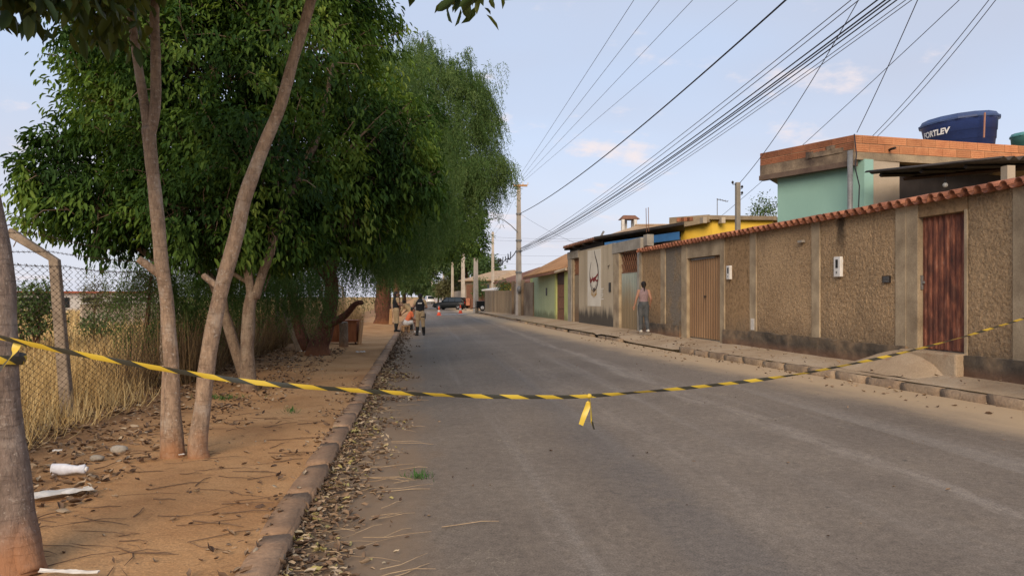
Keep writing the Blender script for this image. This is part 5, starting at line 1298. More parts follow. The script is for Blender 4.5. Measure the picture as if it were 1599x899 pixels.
# weeping shrub hanging over the fence
t = thing('weeping_shrub', 'drooping green shrub behind the fence between two stems', 'shrub', (at(225, 560, 13).x, at(225, 560, 13).y, .05))
mb = MB(); limb(mb, [at(228, 580, 13.2), at(230, 500, 13.2), at(236, 430, 13.2)], [.05, .04, .02], 7); mb.build('stem', 'bark_red', t, True)
weeping_crown('foliage', lobes_px([(232, 455, 13.2, 32, 40, .5), (225, 515, 13.2, 24, 40, .4), (300, 440, 13.6, 60, 35, .7), (320, 465, 15, 60, 36, .6), (430, 440, 16.5, 60, 34, .6), (480, 455, 17, 40, 30, .6)]), t, 'leaf_pepper', 95, .50, 18, .06, .013)
# more trees further down the street
def far_tree(name, label, px, yb, d, ls, trunk_r, mat, per, k_, L, W, group=None, bk_='bark_red'):
    b_ = at(px, yb, d); t = tree(name, label, b_, group); c = lobes_px(ls)
    mb = MB(); top = Vector(c[0][0]); limb(mb, [Vector((b_.x, b_.y, 0)), Vector((b_.x + .1, b_.y, top.z * .6)), top], [trunk_r, trunk_r * .75, trunk_r * .3], 8)
    for cc, r in c[1:]: limb(mb, [Vector((b_.x + .1, b_.y, top.z * .6)), Vector(cc)], [trunk_r * .5, trunk_r * .2], 6)
    mb.build('trunk', bk_, t, True); leafy_crown('crown', c, t, mat, per, k_, L, W, .4, .4, .35, LEAF4); return t
far_tree('roadside_tree', 'dark green roadside tree just past the tall feathery tree', 622, 490, 58, [(698, 350, 56, 46, 42, 3), (730, 335, 56, 32, 40, 2.4), (686, 386, 57, 34, 20, 2.6), (742, 374, 56, 20, 24, 2)], .3, 'leaf_main', 11, 9, .30, .12)
far_tree('roadside_tree', 'olive roadside tree beyond, low over the pavement', 632, 478, 92, [(660, 418, 90, 28, 24, 4), (648, 432, 90, 26, 18, 4), (638, 438, 88, 26, 20, 4), (684, 408, 90, 18, 14, 3)], .3, 'leaf_bush', 6, 8, .4, .17)
far_tree('garden_tree', 'bright green round tree behind the tall pale pole', 728, 470, 112, [(728, 404, 110, 26, 18, 3), (712, 416, 112, 18, 18, 3), (745, 410, 110, 16, 16, 3)], .25, 'leaf_bush', 7, 8, .42, .19)
far_tree('garden_tree', 'dark crown tree behind the slim pole', 762, 470, 106, [(758, 420, 105, 22, 20, 3), (770, 430, 104, 14, 14, 2)], .25, 'leaf_far', 7, 8, .42, .19)
far_tree('garden_tree', 'brownish garden tree among the far poles', 704, 472, 120, [(708, 446, 118, 18, 16, 3), (695, 450, 120, 14, 12, 3), (716, 432, 118, 14, 12, 3)], .2, 'leaf_dry_bush', 7, 8, .4, .18)
far_tree('garden_tree', 'small olive tree near the farthest pole', 684, 470, 150, [(684, 454, 150, 12, 10, 3)], .2, 'leaf_bush', 6, 8, .5, .2)
far_tree('garden_tree', 'little green bush in the yellow walled yard', 786, 478, 62, [(786, 447, 62, 11, 7, .8)], .08, 'leaf_bush', 24, 8, .16, .07)
far_tree('garden_tree', 'green shrub beside short thick corner pole', 752, 480, 78, [(752, 445, 78, 10, 11, 1), (748, 455, 78, 9, 8, 1)], .08, 'leaf_far', 16, 8, .2, .09)
far_tree('garden_tree', 'small green tree top between yellow and teal houses', 1194, 400, 34, [(1194, 324, 34, 13, 12, .6), (1186, 330, 34, 8, 8, .4)], .05, 'leaf_far', 32, 7, .15, .06)
far_tree('distant_tree', 'faint far tree at the end of the street', 662, 470, 260, [(664, 452, 260, 16, 10, 6)], .3, 'leaf_far', 3, 8, .8, .35)
# bushes in the field
def bush(label, px, d, ls, mat, per, L, W):
    b_ = at(px, 520, d); t = thing('field_bush', label, 'bush', (b_.x, b_.y, 0)); c = lobes_px(ls); mb = MB()
    for cc, r in c: limb(mb, [Vector((b_.x + random.uniform(-.2, .2), b_.y, -.05)), Vector(cc) + Vector((0, 0, -.2))], [.035, .015], 6)
    mb.build('stem', 'bark_red', t, True); leafy_crown('foliage', c, t, mat, per, 7, L, W, .2, .2, .2, LEAF4)
bush('green leafy bush behind the fence, near the leftmost trunk', 50, 20, [(45, 470, 20, 36, 26, .6), (30, 500, 20, 36, 30, .6), (70, 492, 20, 26, 24, .5), (62, 455, 20, 22, 14, .5)], 'leaf_bush', 46, .13, .055)
bush('dry olive bush behind the bent fence post', 150, 26, [(148, 458, 26, 18, 24, .5), (172, 470, 26, 26, 12, .5)], 'leaf_dry_bush', 46, .12, .04)
bush('low pale green bush in front of the cream field wall', 160, 24, [(158, 502, 24, 26, 14, .5), (140, 512, 24, 16, 12, .4)], 'leaf_bush', 44, .11, .05)

# ================================================================== DRY GRASS
def grass(name, label, P, H, W, mat, lean=.35, tintb=.0):
    n = len(P); a = RNG.random(n) * 6.283
    D = np.stack([np.cos(a) * lean * RNG.random(n) * 1.6, np.sin(a) * lean * RNG.random(n) * 1.6, np.ones(n)], 1); N = np.stack([np.cos(a), np.sin(a), -.3 * np.ones(n)], 1)
    me = leaf_mesh(name, P, D, N, H, W, RNG.random(n) * .8 + tintb, BLADE, mat); return tag(link(bpy.data.objects.new(name, me)), label, 'grass', kind='stuff')
def scatter(x0, x1, y0, y1, n, z=0.03, clump=0.0):
    P = np.stack([x0 + (x1 - x0) * RNG.random(n), y0 + (y1 - y0) * RNG.random(n), np.full(n, z)], 1)
    if clump:
        keep = np.array([NZ.noise(Vector((p[0] * 1.1, p[1] * 1.1, 3))) for p in P]) + RNG.random(n) * .5 > clump; P = P[keep]
    return P
P = scatter(-6.4, -4.36, 4, 17, 17000, .06, .05)
grass('dry_grass', 'tall dry golden grass along the chain-link fence', P, .25 + .55 * RNG.random(len(P)) ** 1.6, .011, 'dry_grass', .95, .1)
P = scatter(-16, -5.0, 5, 30, 46000, 0.0, .0)
grass('field_grass', 'golden dry grass covering the field behind the fence', P, .22 + .40 * RNG.random(len(P)), .020, 'dry_grass', .9, .15)
P = scatter(-45, -8, 22, 75, 22000, -.03, .0)
grass('field_grass', 'distant golden dry grass towards the white building', P, .35 + .35 * RNG.random(len(P)), .06, 'dry_grass', .5, .15)
P = np.concatenate([scatter(-4.9, -3.9, 12.5, 18, 3600, .08, .05), scatter(-5.8, -3.95, 18, 26, 5500, .08, .05), scatter(-6, -3.3, 26, 46, 9000, .08)])
grass('tall_reeds', 'tall dry brown stems tangled under the trees', P, .5 + 1.2 * RNG.random(len(P)) ** 1.8, .015, 'dry_grass_dark', .7)
P = scatter(-4.5, -3.75, 6.0, 13, 1500, .09, .25)
grass('dry_grass', 'bent straw tufts spilling out at the foot of the fence', P, .25 + .35 * RNG.random(len(P)), .010, 'dry_grass', 1.1, .3)
c0 = ground_at(657, 747, .01); P = np.array([[c0.x, c0.y, .012]]) + RNG.normal(size=(70, 3)) * np.array([.07, .06, 0])
o = grass('grass_tuft', 'small green weed tuft growing on the road', P, .05 + .05 * RNG.random(70), .010, 'weed_green', 1.3); 
for nm, px, py, n, lab in (('grass_tuft', 345, 622, 160, 'green weed patch beside the thin forked tree'), ('grass_tuft', 452, 642, 40, 'tiny green weed in the dirt path')):
    c0 = ground_at(px, py, .13); P = np.array([[c0.x, c0.y, .13]]) + RNG.normal(size=(n, 3)) * np.array([.16 if n > 50 else .05, .12, 0]); grass(nm, lab, P, .05 + .06 * RNG.random(n), .010, 'weed_green', 1.3)

# ================================================================== LEAF LITTER AND TWIGS
def litter(name, label, P, L, heap=0.0, tintb=0.0, tilt=.45, mat='dry_leaf', curl=CURL):
    n = len(P); a = RNG.random(n) * 6.283; P = P.copy(); P[:, 2] += heap * RNG.random(n)
    D = np.stack([np.cos(a), np.sin(a), RNG.normal(size=n) * tilt * .6], 1); N = np.stack([RNG.normal(size=n) * tilt, RNG.normal(size=n) * tilt, np.ones(n) * np.where(RNG.random(n) < .75, 1, -1)], 1)
    sc = L * (.45 + .95 * RNG.random(n) ** 1.5); me = leaf_mesh(name, P, D, N, sc, sc * (.22 + .28 * RNG.random(n)), RNG.random(n) * .95 + tintb, curl, mat)
    return tag(link(bpy.data.objects.new(name, me)), label, 'leaves', kind='stuff')
def gutter(n, y0, y1, w, bias=1.6):
    y = y0 + (y1 - y0) * RNG.random(n) ** 1.15; u = RNG.random(n) ** bias
    wv = np.array([w * (.75 + 1.1 * NZ.noise(Vector((0, q * 1.3, 4)))) for q in y]).clip(.12, 2) * (.6 + .8 * RNG.random(n))
    x = KERB_L + .02 + u * wv; z = road_z(x) + .008 + .05 * (1 - u) * RNG.random(n); Q = np.stack([x, y, z], 1)
    return Q[np.array([NZ.noise(Vector((q[0] * 4.5, q[1] * 2.2, 7))) for q in Q]) * .9 + (1 - u) * .55 + RNG.random(n) * .35 > .22]
litter('fallen_leaves', 'dry brown leaves heaped in the gutter along the kerb', gutter(5000, 3.0, 17, .66, 2.0), .064, .02, .10)
litter('fallen_leaves', 'scattered dry leaves in the gutter further down the street', gutter(2600, 15, 48, .55), .085, .02)
def verge_pts(n, x0, x1, y0, y1, pw=1.0):
    x = x0 + (x1 - x0) * RNG.random(n) ** pw; y = y0 + (y1 - y0) * RNG.random(n)
    Q = np.stack([x, y, np.array([vz(a, b_) for a, b_ in zip(x, y)]) + .006], 1)
    return Q[np.array([NZ.noise(Vector((q[0] * 2.6, q[1] * 2.2, 17))) for q in Q]) + RNG.random(n) * .7 > .12]      # drifts, not an even spread
litter('fallen_leaves', 'brown leaf litter between the fence and the trees', np.concatenate([verge_pts(3000, -4.4, -2.45, 3.2, 9, 1.8), verge_pts(3000, -4.3, -2.0, 9, 22, 1.4)]), .080, .03, -.02)
litter('fallen_leaves', 'leaves caught behind the kerb on the dirt path', verge_pts(420, KERB_L - .14, KERB_L - .5, 3, 14, 2.2), .065, .015)
litter('fallen_leaves', 'sparse leaves over the dirt path', verge_pts(420, -3.4, -1.2, 3, 16), .05, .004)
y = 6 + 20 * RNG.random(420); x = np.array([kerb_r(q) for q in y]) + np.where(RNG.random(420) < .6, -RNG.random(420) ** 2 * .9, .2 + RNG.random(420) * .9)
z = np.array([road_z(a) if a < kerb_r(b_) else sw_z(min(1, (a - kerb_r(b_)) / 1.2), b_) + .02 for a, b_ in zip(x, y)]) + .008
litter('fallen_leaves', 'few dry leaves lying along the far pavement', np.stack([x, y, z], 1), .075, .0)
P = np.stack([RNG.random(130) * 6.2 - .2, 3 + 20 * RNG.random(130), np.zeros(130)], 1); P[:, 2] = road_z(P[:, 0]) + .008
litter('fallen_leaves', 'tiny dark leaf scraps dotted over the asphalt', P, .035, 0, -.25)
def twigs(name, label, spec, mat_='twig'):
    mb = MB()
    for x, y_, z_, l, a, r_ in spec:
        d_ = Vector((math.cos(a), math.sin(a), 0)); s_ = Vector((-d_.y, d_.x, 0)); c = Vector((x, y_, z_ + r_)); bend = random.uniform(-.12, .12) * l
        mb.tube([c - d_ * l / 2, c - d_ * l * .15 + s_ * bend, c + d_ * l * .2 + s_ * bend * .8 + Vector((0, 0, .008)), c + d_ * l / 2], [r_, r_ * .9, r_ * .8, r_ * .5], 4)
    return tag(mb.build(name, mat_), label, 'twigs', kind='stuff')
sp = []
for q in range(190):
    y_ = 3.1 + 7 * random.random() ** 1.3; x = random.uniform(-3.4, -1.15); sp.append((x, y_, vz(x, y_) + .004, random.uniform(.12, .55), random.gauss(.1, .55), random.uniform(.0018, .005)))
twigs('fallen_twigs', 'thin dry twigs strewn over the dirt path', sp)
sp = []
for q in range(150):
    y_ = 3.0 + 10 * random.random() ** 1.2; x = KERB_L + .05 + random.random() ** 2.0 * .75; sp.append((x, y_, road_z(x) + .012 + .02 * random.random(), random.uniform(.12, .5), random.gauss(.15, .5), random.uniform(.0018, .0042)))
for px, py, l, a in ((735, 820, .42, .22), (640, 890, .32, .75), (625, 765, .5, .12), (655, 625, .3, .1)):
    c = ground_at(px, py, .03); sp.append((c.x, c.y, road_z(c.x) + .006, l, a, .004))
twigs('fallen_twigs', 'straw stalks and twigs in the gutter and road', sp, 'straw')

# litter items on the verge
def crumpled(name, label, cat, px0, py0, px1, py1, w, mat_, h=.03):
    a, b_ = ground_at(px0, py0, .14), ground_at(px1, py1, .14); u = (b_ - a); n_ = Vector((-u.y, u.x, 0)).normalized(); vs, fs = [], []
    for i in range(11):
        for j in range(6):
            t_, v_ = i / 10, j / 5 - .5; ww = w * (.8 + .3 * NZ.noise(Vector((t_ * 4, px0, 0)))); p = a + u * t_ + n_ * (v_ * ww)
            p.z = vz(p.x, p.y) + .040 + h * (.35 + .65 * NZ.noise(Vector((t_ * 5, v_ * 5, px0)))) * (1 - abs(v_)) ; vs.append(p + Vector((NZ.noise(Vector((i, j, px0))) * .012, 0, 0)))
    for i in range(10):
        for j in range(5): q = i * 6 + j; fs.append((q, q + 1, q + 7, q + 6))
    mb = MB(); mb.add(vs, fs); o = mb.build(name, mat_); m_ = o.modifiers.new('thickness', 'SOLIDIFY'); m_.thickness = .004; return tag(o, label, cat)
crumpled('cardboard_sheet', 'flattened white carton lying by the near trunk', 'carton', 42, 785, 142, 768, .20, 'white_paper', .035)
crumpled('paper_scrap', 'white paper strip at the bottom edge of the verge', 'paper', 62, 895, 154, 893, .045, 'white_paper', .02)
crumpled('plastic_rag', 'small white scrap near the fallen post', 'scrap', 470, 551, 480, 550, .16, 'white_paper', .06)
crumpled('plastic_rag', 'small white scrap on the dirt path by the cabinet', 'scrap', 556, 551.5, 570, 551, .14, 'white_paper', .05)
crumpled('paper_scrap', 'tiny white scrap at the foot of the twin stems', 'paper', 279, 715, 288, 714, .03, 'white_paper', .01)
crumpled('paper_scrap', 'pale scrap lying in the leaves near the fence', 'paper', 82, 709, 97, 708, .06, 'white_paper', .03)
bt = thing('foam_bottle', 'crushed white plastic bottle in the leaf litter', 'bottle', ground_at(106, 742, .14))
a, b_ = ground_at(80, 742, .14), ground_at(134, 741, .14); a.z = b_.z = .19; u = b_ - a
mb = MB(); mb.tube([a, a + u * .03, a + u * .4, a + u * .62, a + u * .75, a + u * .97, b_], [(.03, .02), (.052, .036), (.050, .034), (.036, .03), (.030, .026), (.042, .03), (.03, .02)], 12); mb.build('body', 'foam_white', bt, True)
mb = MB(); mb.tube([b_ - u * .005, b_ + u * .05], [.022, .022], 10); mb.build('cap', 'white_plastic', bt, True)
for px, py, r_, lab in ((152, 717, .05, 'grey rounded stone at the edge of the leaf litter'), (186, 703, .06, 'dull grey stone near the straw tufts')):
    c = ground_at(px, py, .14); mb = MB(); mb.ball((c.x, c.y, .15), (r_ * 1.4, r_, r_ * .7), 10, 7); o = mb.build('stone', 'concrete', None, True); rough_up(o.data, .015, 12); tag(o, lab, 'stone')

# wooden cabinet left on the verge
cbp = ground_at(548, 537, .13)
wc = thing('wooden_cabinet', 'old reddish brown wooden cabinet standing on the verge', 'cabinet', (cbp.x, cbp.y, .13))
Mc = Matrix.Translation((cbp.x + .05, cbp.y, .13)) @ Matrix.Rotation(R(-6), 4, 'Z')
mb = MB(); mb.box(-1.02, .12, 0, .55, .06, .72, Mc); bevel(mb.build('case', 'wood_brown', wc), .01)
for x0, x1 in ((-1.0, -.48), (-.45, .10)):
    mb = MB(); mb.box(x0, x1, -.022, -.003, .12, .64, Mc); bevel(mb.build('door', 'wood_brown', wc), .006)
mb = MB(); mb.box(-1.05, .15, -.03, .58, .722, .76, Mc); bevel(mb.build('top', 'wood_brown', wc), .006)
for x in (-.98, .06):
    for y_ in (.03, .48): mb = MB(); mb.box(x, x + .05, y_, y_ + .05, 0, .058, Mc); mb.build('leg', 'wood_dark', wc)
mb = MB(); mb.box(.16, .19, -.02, .50, .0, .74, Mc @ Matrix.Rotation(R(6), 4, 'Y')); mb.build('loose_board', 'wood_plain', wc)
st_ = ground_at(536, 541, .13); sb = thing('tree_stump', 'grey wooden stump post in front of the cabinet', 'stump', (st_.x, st_.y, .13))
mb = MB(); limb(mb, [(st_.x, st_.y, .02), (st_.x + .01, st_.y, .4), (st_.x, st_.y + .02, .86)], [.15, .13, .13], 12); mb.build('trunk', 'bark_pale', sb, True)

# ================================================================== BARRIER TAPE
def ribbon(name, pts, w, tw0, tw1, parent, nseg=140, flut=0.35, us=1.0):
    P = [Vector(p) for p in pts]; Q = []
    for i in range(len(P) - 1):
        p0, p1, p2, p3 = P[max(i - 1, 0)], P[i], P[i + 1], P[min(i + 2, len(P) - 1)]; m_ = max(3, nseg // (len(P) - 1))
        for j in range(m_):
            t = j / m_; Q.append(.5 * ((2 * p1) + (p2 - p0) * t + (2 * p0 - 5 * p1 + 4 * p2 - p3) * t * t + (3 * p1 - p0 - 3 * p2 + p3) * t ** 3))
    Q.append(P[-1]); n = len(Q); vs, fs, uv = [], [], []; L = 0
    for i, q in enumerate(Q):
        tng = (Q[min(i + 1, n - 1)] - Q[max(i - 1, 0)]).normalized(); up = Vector((0, 0, 1)) - tng * tng.z
        up = up.normalized() if up.length > .2 else Vector((0, 1, 0)); sd_ = tng.cross(up)
        if i: L += (q - Q[i - 1]).length
        a = tw0 + (tw1 - tw0) * i / (n - 1) + flut * math.sin(L * 3.1) + .2 * math.sin(L * 7.3); d_ = up * math.cos(a) + sd_ * math.sin(a)
        for v_ in (-1, 0, 1): vs.append(q + d_ * (v_ * w / 2) + sd_ * (.004 * (1 - abs(v_)))); uv.append((L * us, (v_ + 1) / 2 * us))
    for i in range(n - 1):
        for j in range(2): a = 3 * i + j; fs.append((a, a + 1, a + 4, a + 3))
    mb = MB(); mb.add(vs, fs); me = mb.mesh(name, 'barrier_tape', True); ul = me.uv_layers.new(name='UVMap')
    for lp_ in me.loops: ul.data[lp_.index].uv = uv[lp_.vertex_index]
    return link(bpy.data.objects.new(name, me), parent)
def tape_at(px, py):
    k_ = (px - 799.5) / F; t = (4.1 * k_ + 2.69) / (9.37 - 5.08 * k_); return at(px, py, 4.1 + 5.08 * t)
tp = thing('barrier_tape', 'yellow and black barrier tape stretched sagging across the street', 'tape', tape_at(600, 612))
pts = [at(-30, 521, 4.14), at(2, 527, 4.13)] + [tape_at(x, y_) for x, y_ in ((28, 533), (110, 550), (250, 575), (400, 597), (600, 612), (740, 618), (850, 619.5), (920, 618), (1050, 607.5), (1150, 597), (1240, 585), (1330, 568), (1420, 548), (1510, 524), (1599, 497), (1640, 484))] + [Vector((7.60, 7.93, 1.50))]
ribbon('band', pts, .031, .10, .70, tp, 240, .25)
k0 = tape_at(920, 618)
ribbon('loose_end', [k0 + Vector((0, 0, .012)), k0 + Vector((-.012, -.01, -.07)), k0 + Vector((-.045, -.02, -.15)), k0 + Vector((-.07, -.02, -.22))], .042, .1, .4, tp, 24, .2, .42)
ribbon('loose_end', [k0 + Vector((0, 0, .012)), k0 + Vector((.012, .0, -.09)), k0 + Vector((.022, .01, -.19)), k0 + Vector((.04, .0, -.26))], .034, .1, .5, tp, 24, .2, .62)
mb = MB(); mb.ball(k0, (.022, .02, .02), 8, 6); mb.build('knot', 'barrier_tape', tp, True)
trk = at(-2, 555, 4.29)
ringp = [Vector((trk.x + .128 * math.cos(a), trk.y + .128 * math.sin(a), trk.z + .03 * math.sin(a * .5) - .03)) for a in [i * math.pi / 8 for i in range(18)]]
ribbon('trunk_loop', ringp, .05, .1, .3, tp, 60, .2)
ribbon('loose_end', [at(28, 534, 4.14), at(20, 552, 4.12), at(6, 570, 4.12), at(-12, 590, 4.12)], .045, 1.2, .3, tp, 24, .2)
nl = Vector((7.75, 8.0, 1.5)); ringp = [Vector((nl.x + .19 * math.cos(a), nl.y + .19 * math.sin(a), nl.z)) for a in [i * math.pi / 8 for i in range(18)]]
ribbon('pole_loop', ringp, .05, .1, .3, tp, 60, .2)

# ================================================================== PEOPLE
def fuse(name, mb, mat_, parent, voxel=.011, ratio=.35, smooth_it=6):
    """melt overlapping limbs into one continuous skin"""
    me = mb.mesh(name, None); bm = bmesh.new(); bm.from_mesh(me); bmesh.ops.recalc_face_normals(bm, faces=bm.faces); bm.to_mesh(me); bm.free()
    o = bpy.data.objects.new(name, me); COL.objects.link(o)
    r_ = o.modifiers.new('r', 'REMESH'); r_.mode = 'VOXEL'; r_.voxel_size = voxel
    s_ = o.modifiers.new('s', 'SMOOTH'); s_.factor = .5; s_.iterations = smooth_it
    if ratio < 1: d_ = o.modifiers.new('d', 'DECIMATE'); d_.ratio = ratio
    dg = bpy.context.evaluated_depsgraph_get(); m2 = bpy.data.meshes.new_from_object(o.evaluated_get(dg)); bpy.data.objects.remove(o); bpy.data.meshes.remove(me)
    m2.name = name; m2.materials.clear(); m2.materials.append(MT[mat_]); m2.shade_smooth()
    return link(bpy.data.objects.new(name, m2), parent)
def person(label, base, heading, J, wear, scale=1.0, group=None):
    """J: joints in the body's own frame (x right, y ahead, z up). wear: clothes as (name, what, material)"""
    t = thing('person', label, 'person', base, group)
    Mx = Matrix.Translation(base) @ Matrix.Rotation(heading, 4, 'Z') @ Matrix.Scale(scale, 4)
    V = {k_: Vector(v_) for k_, v_ in J.items()}
    side = Mx.to_3x3() @ Vector((1, 0, 0))
    def tb(mb, pts, rad, n=12):
        P = [Mx @ p for p in pts]; rr = [tuple(a * scale for a in q) if isinstance(q, tuple) else q * scale for q in rad]
        mb.tube(P, rr, n, side=side); 
        for p, q in ((P[0], rr[0]), (P[-1], rr[-1])):
            q = q if isinstance(q, tuple) else (q, q); mb.ball(p, min(q) * .98, 10, 7)
    def lerp(a, b_, t_): return V[a].lerp(V[b_], t_)
    def torso(mb, g, lo=0.0, hi=1.0):
        P = [V['hips'] + Vector((0, 0, -.02)), V['hips'].lerp(V['waist'], .6), V['waist'], V['waist'].lerp(V['chest'], .55), V['chest'], V['chest'].lerp(V['neck'], .45), V['chest'].lerp(V['neck'], .8)]
        rr = [(.158, .118), (.152, .112), (.135, .10), (.155, .113), (.172, .115), (.155, .10), (.085, .075)]
        a, b_ = int(lo * 6), int(round(hi * 6)) + 1; tb(mb, P[a:b_], [(x + g, y_ + g) for x, y_ in rr[a:b_]], 16)
    def arm(mb, s_, g, a=0.0, b_=2.0):
        pts, rad = [], []
        seq = [(0, V['sh' + s_], .062), (.5, lerp('sh' + s_, 'el' + s_, .5), .050), (1, V['el' + s_], .042), (1.35, lerp('el' + s_, 'wr' + s_, .35), .041), (2, V['wr' + s_], .028)]
        for q, p, r_ in seq:
            if a <= q <= b_: pts.append(p); rad.append(r_ + g)
        tb(mb, pts, rad)
    def leg(mb, s_, g, a=0.0, b_=2.0):
        seq = [(0, V['hp' + s_], .098), (.5, lerp('hp' + s_, 'kn' + s_, .5), .083), (1, V['kn' + s_], .060), (1.35, lerp('kn' + s_, 'an' + s_, .35), .058), (2, V['an' + s_], .040)]
        pts, rad = [], []
        for q, p, r_ in seq:
            if a <= q <= b_: pts.append(p); rad.append(r_ + g)
        tb(mb, pts, rad)
    def foot(mb, s_, g):
        a = V['an' + s_]; f = V.get('ft' + s_, Vector((0, 1, 0))).normalized(); z0 = Vector((0, 0, -.045))
        tb(mb, [a + z0 - f * .045, a + z0 + f * .06 + Vector((0, 0, .0)), a + z0 + f * .165 + Vector((0, 0, -.012))], [.040 + g, .044 + g, .028 + g])
    body = MB(); torso(body, 0); tb(body, [V['chest'].lerp(V['neck'], .6), V['neck'], V['neck'].lerp(V['head'], .5)], [.06, .054, .052])
    hd = V['head']; fw = V.get('look', Vector((0, 1, 0))).normalized(); rt = fw.cross(Vector((0, 0, 1))).normalized()
    Mh = Mx @ Matrix.Translation(hd) @ Matrix((rt, fw, Vector((0, 0, 1)))).transposed().to_4x4()
    def hball(mb, c, r_, n=14, m_=10):
        k_ = MB(); k_.ball(c, r_, n, m_); mb.add([Mh @ Vector(v_) for v_ in k_.v], k_.f)
    hball(body, (0, 0, .015), (.076, .094, .105)); hball(body, (0, .035, -.05), (.055, .06, .065)); hball(body, (0, .098, -.012), (.014, .02, .024))
    for s_ in (-1, 1): hball(body, (s_ * .078, -.005, -.005), (.012, .022, .032))
    for s_ in 'LR':
        arm(body, s_, 0); leg(body, s_, 0); foot(body, s_, 0)
        w_ = V['wr' + s_]; d_ = (w_ - V['el' + s_]).normalized(); ac = Vector((1, 0, 0)) - d_ * d_.x; ac = ac.normalized() if ac.length > .2 else Vector((0, 1, 0)); nn_ = d_.cross(ac)
        tb(body, [w_, w_ + d_ * .05, w_ + d_ * .085], [(.028, .02), (.038, .018), (.040, .016)])
        for q, (off, ln) in enumerate(((-.030, .060), (-.010, .072), (.010, .070), (.030, .055))):
            k0_ = w_ + d_ * .085 + ac * off; tb(body, [k0_, k0_ + d_ * ln * .55 + nn_ * .008, k0_ + d_ * ln * .9 + nn_ * .028], [.0085, .008, .0065], 6)
        th = w_ + d_ * .03 + ac * (-.036); tb(body, [th, th + d_ * .03 - ac * .018 + nn_ * .01, th + d_ * .06 - ac * .016 + nn_ * .022], [.011, .010, .008], 6)
    fuse('body', body, 'skin', t)
    for nm, what, mm in wear:
        c = MB()
        if what == 'trousers':
            torso(c, .013, 0, .2)
            for s_ in 'LR': leg(c, s_, .016, 0, 2)
        elif what == 'shorts':
            torso(c, .013, 0, .2)
            for s_ in 'LR': leg(c, s_, .020, 0, .5)
        elif what == 'shirt':
            torso(c, .012, .2, 1)
            for s_ in 'LR': arm(c, s_, .014, 0, .5)
        elif what == 'long_shirt':
            torso(c, .012, .2, 1)
            for s_ in 'LR': arm(c, s_, .014, 0, 1.35)
        elif what == 'tank': torso(c, .013, .2, .95)
        elif what == 'vest': torso(c, .032, .3, .92)
        elif what == 'boots':
            for s_ in 'LR': leg(c, s_, .020, 1.3, 2); foot(c, s_, .012)
        elif what == 'shoes':
            for s_ in 'LR': foot(c, s_, .010)
        elif what == 'hair':
            hball(c, (0, -.018, .035), (.086, .096, .10)); hball(c, (0, -.05, -.02), (.07, .06, .085))
        elif what == 'ponytail':
            hball(c, (0, -.018, .035), (.088, .098, .10)); hball(c, (0, -.05, -.02), (.072, .06, .085)); hball(c, (0, -.115, .02), (.035, .04, .045)); hball(c, (.004, -.125, -.06), (.034, .032, .09)); hball(c, (.006, -.118, -.15), (.024, .024, .085))
        elif what == 'cap':
            hball(c, (0, -.005, .062), (.09, .108, .062)); hball(c, (0, .11, .04), (.06, .06, .012))
        elif what == 'holster':
            p = lerp('hpR', 'knR', .22) + Vector((.105, 0, 0)); tb(c, [p + Vector((0, 0, .09)), p, p + Vector((0, 0, -.12))], [(.03, .05), (.035, .045), (.025, .03)]); tb(c, [p + Vector((-.02, .0, -.04)), p + Vector((-.17, 0, -.05))], [(.03, .12), (.03, .12)])
        elif what == 'belt': torso(c, .026, .0, .2); c.v = [tuple(Vector(v_)) for v_ in c.v]
        elif what == 'patch':
            p = V['chest'] + Vector((0, -.152, .03)); k_ = MB(); k_.box(-.085, .085, -.006, .006, -.022, .022); c.add([Mx @ (Vector(v_) + p) for v_ in k_.v], k_.f); c.build(nm, mm, t); continue
        fuse(nm, c, mm, t, .012, .4, 5)
    for s_ in (-1, 1):
        c = MB(); k_ = MB(); k_.ball((s_ * .031, .083, .012), (.012, .008, .007), 8, 5); c.add([Mh @ Vector(v_) for v_ in k_.v], k_.f); c.build('eye', 'hair', t, True)
    return t
STAND = dict(hips=(0, 0, .95), waist=(0, 0, 1.10), chest=(0, .0, 1.30), neck=(0, -.01, 1.48), head=(0, .015, 1.60), shL=(-.18, 0, 1.41), shR=(.18, 0, 1.41), hpL=(-.09, 0, .90), hpR=(.09, 0, .90),
             elL=(-.24, -.03, 1.12), elR=(.24, -.03, 1.12), wrL=(-.25, .06, .88), wrR=(.25, .06, .88), knL=(-.10, .02, .49), knR=(.10, .02, .49), anL=(-.11, 0, .08), anR=(.11, 0, .08))
def pose(**kw): j = dict(STAND); j.update(kw); return j
def ground_z(x, y): return road_z(x) if x > KERB_L else .13
def put(px, d): p = at(px, HZ, d); p.z = ground_z(p.x, p.y); return p
face_away = -YAW
person('standing officer in black vest and khaki trousers seen from behind', put(656, 31.2), face_away + .05,
       pose(elL=(-.29, -.02, 1.17), wrL=(-.20, .22, 1.22), elR=(.28, .0, 1.16), wrR=(.17, .24, 1.12), anL=(-.12, -.04, .08), anR=(.15, .04, .08), knR=(.12, .03, .49), ftL=(-.5, 1, 0), look=(-.2, 1, 0)),
       [('trousers', 'trousers', 'khaki'), ('shirt', 'shirt', 'khaki'), ('vest', 'vest', 'vest_black'), ('boots', 'boots', 'boot_black'), ('hair', 'hair', 'hair'), ('cap', 'cap', 'vest_black'), ('holster', 'holster', 'vest_black'), ('back_patch', 'patch', 'cloth_white')], 1.0)
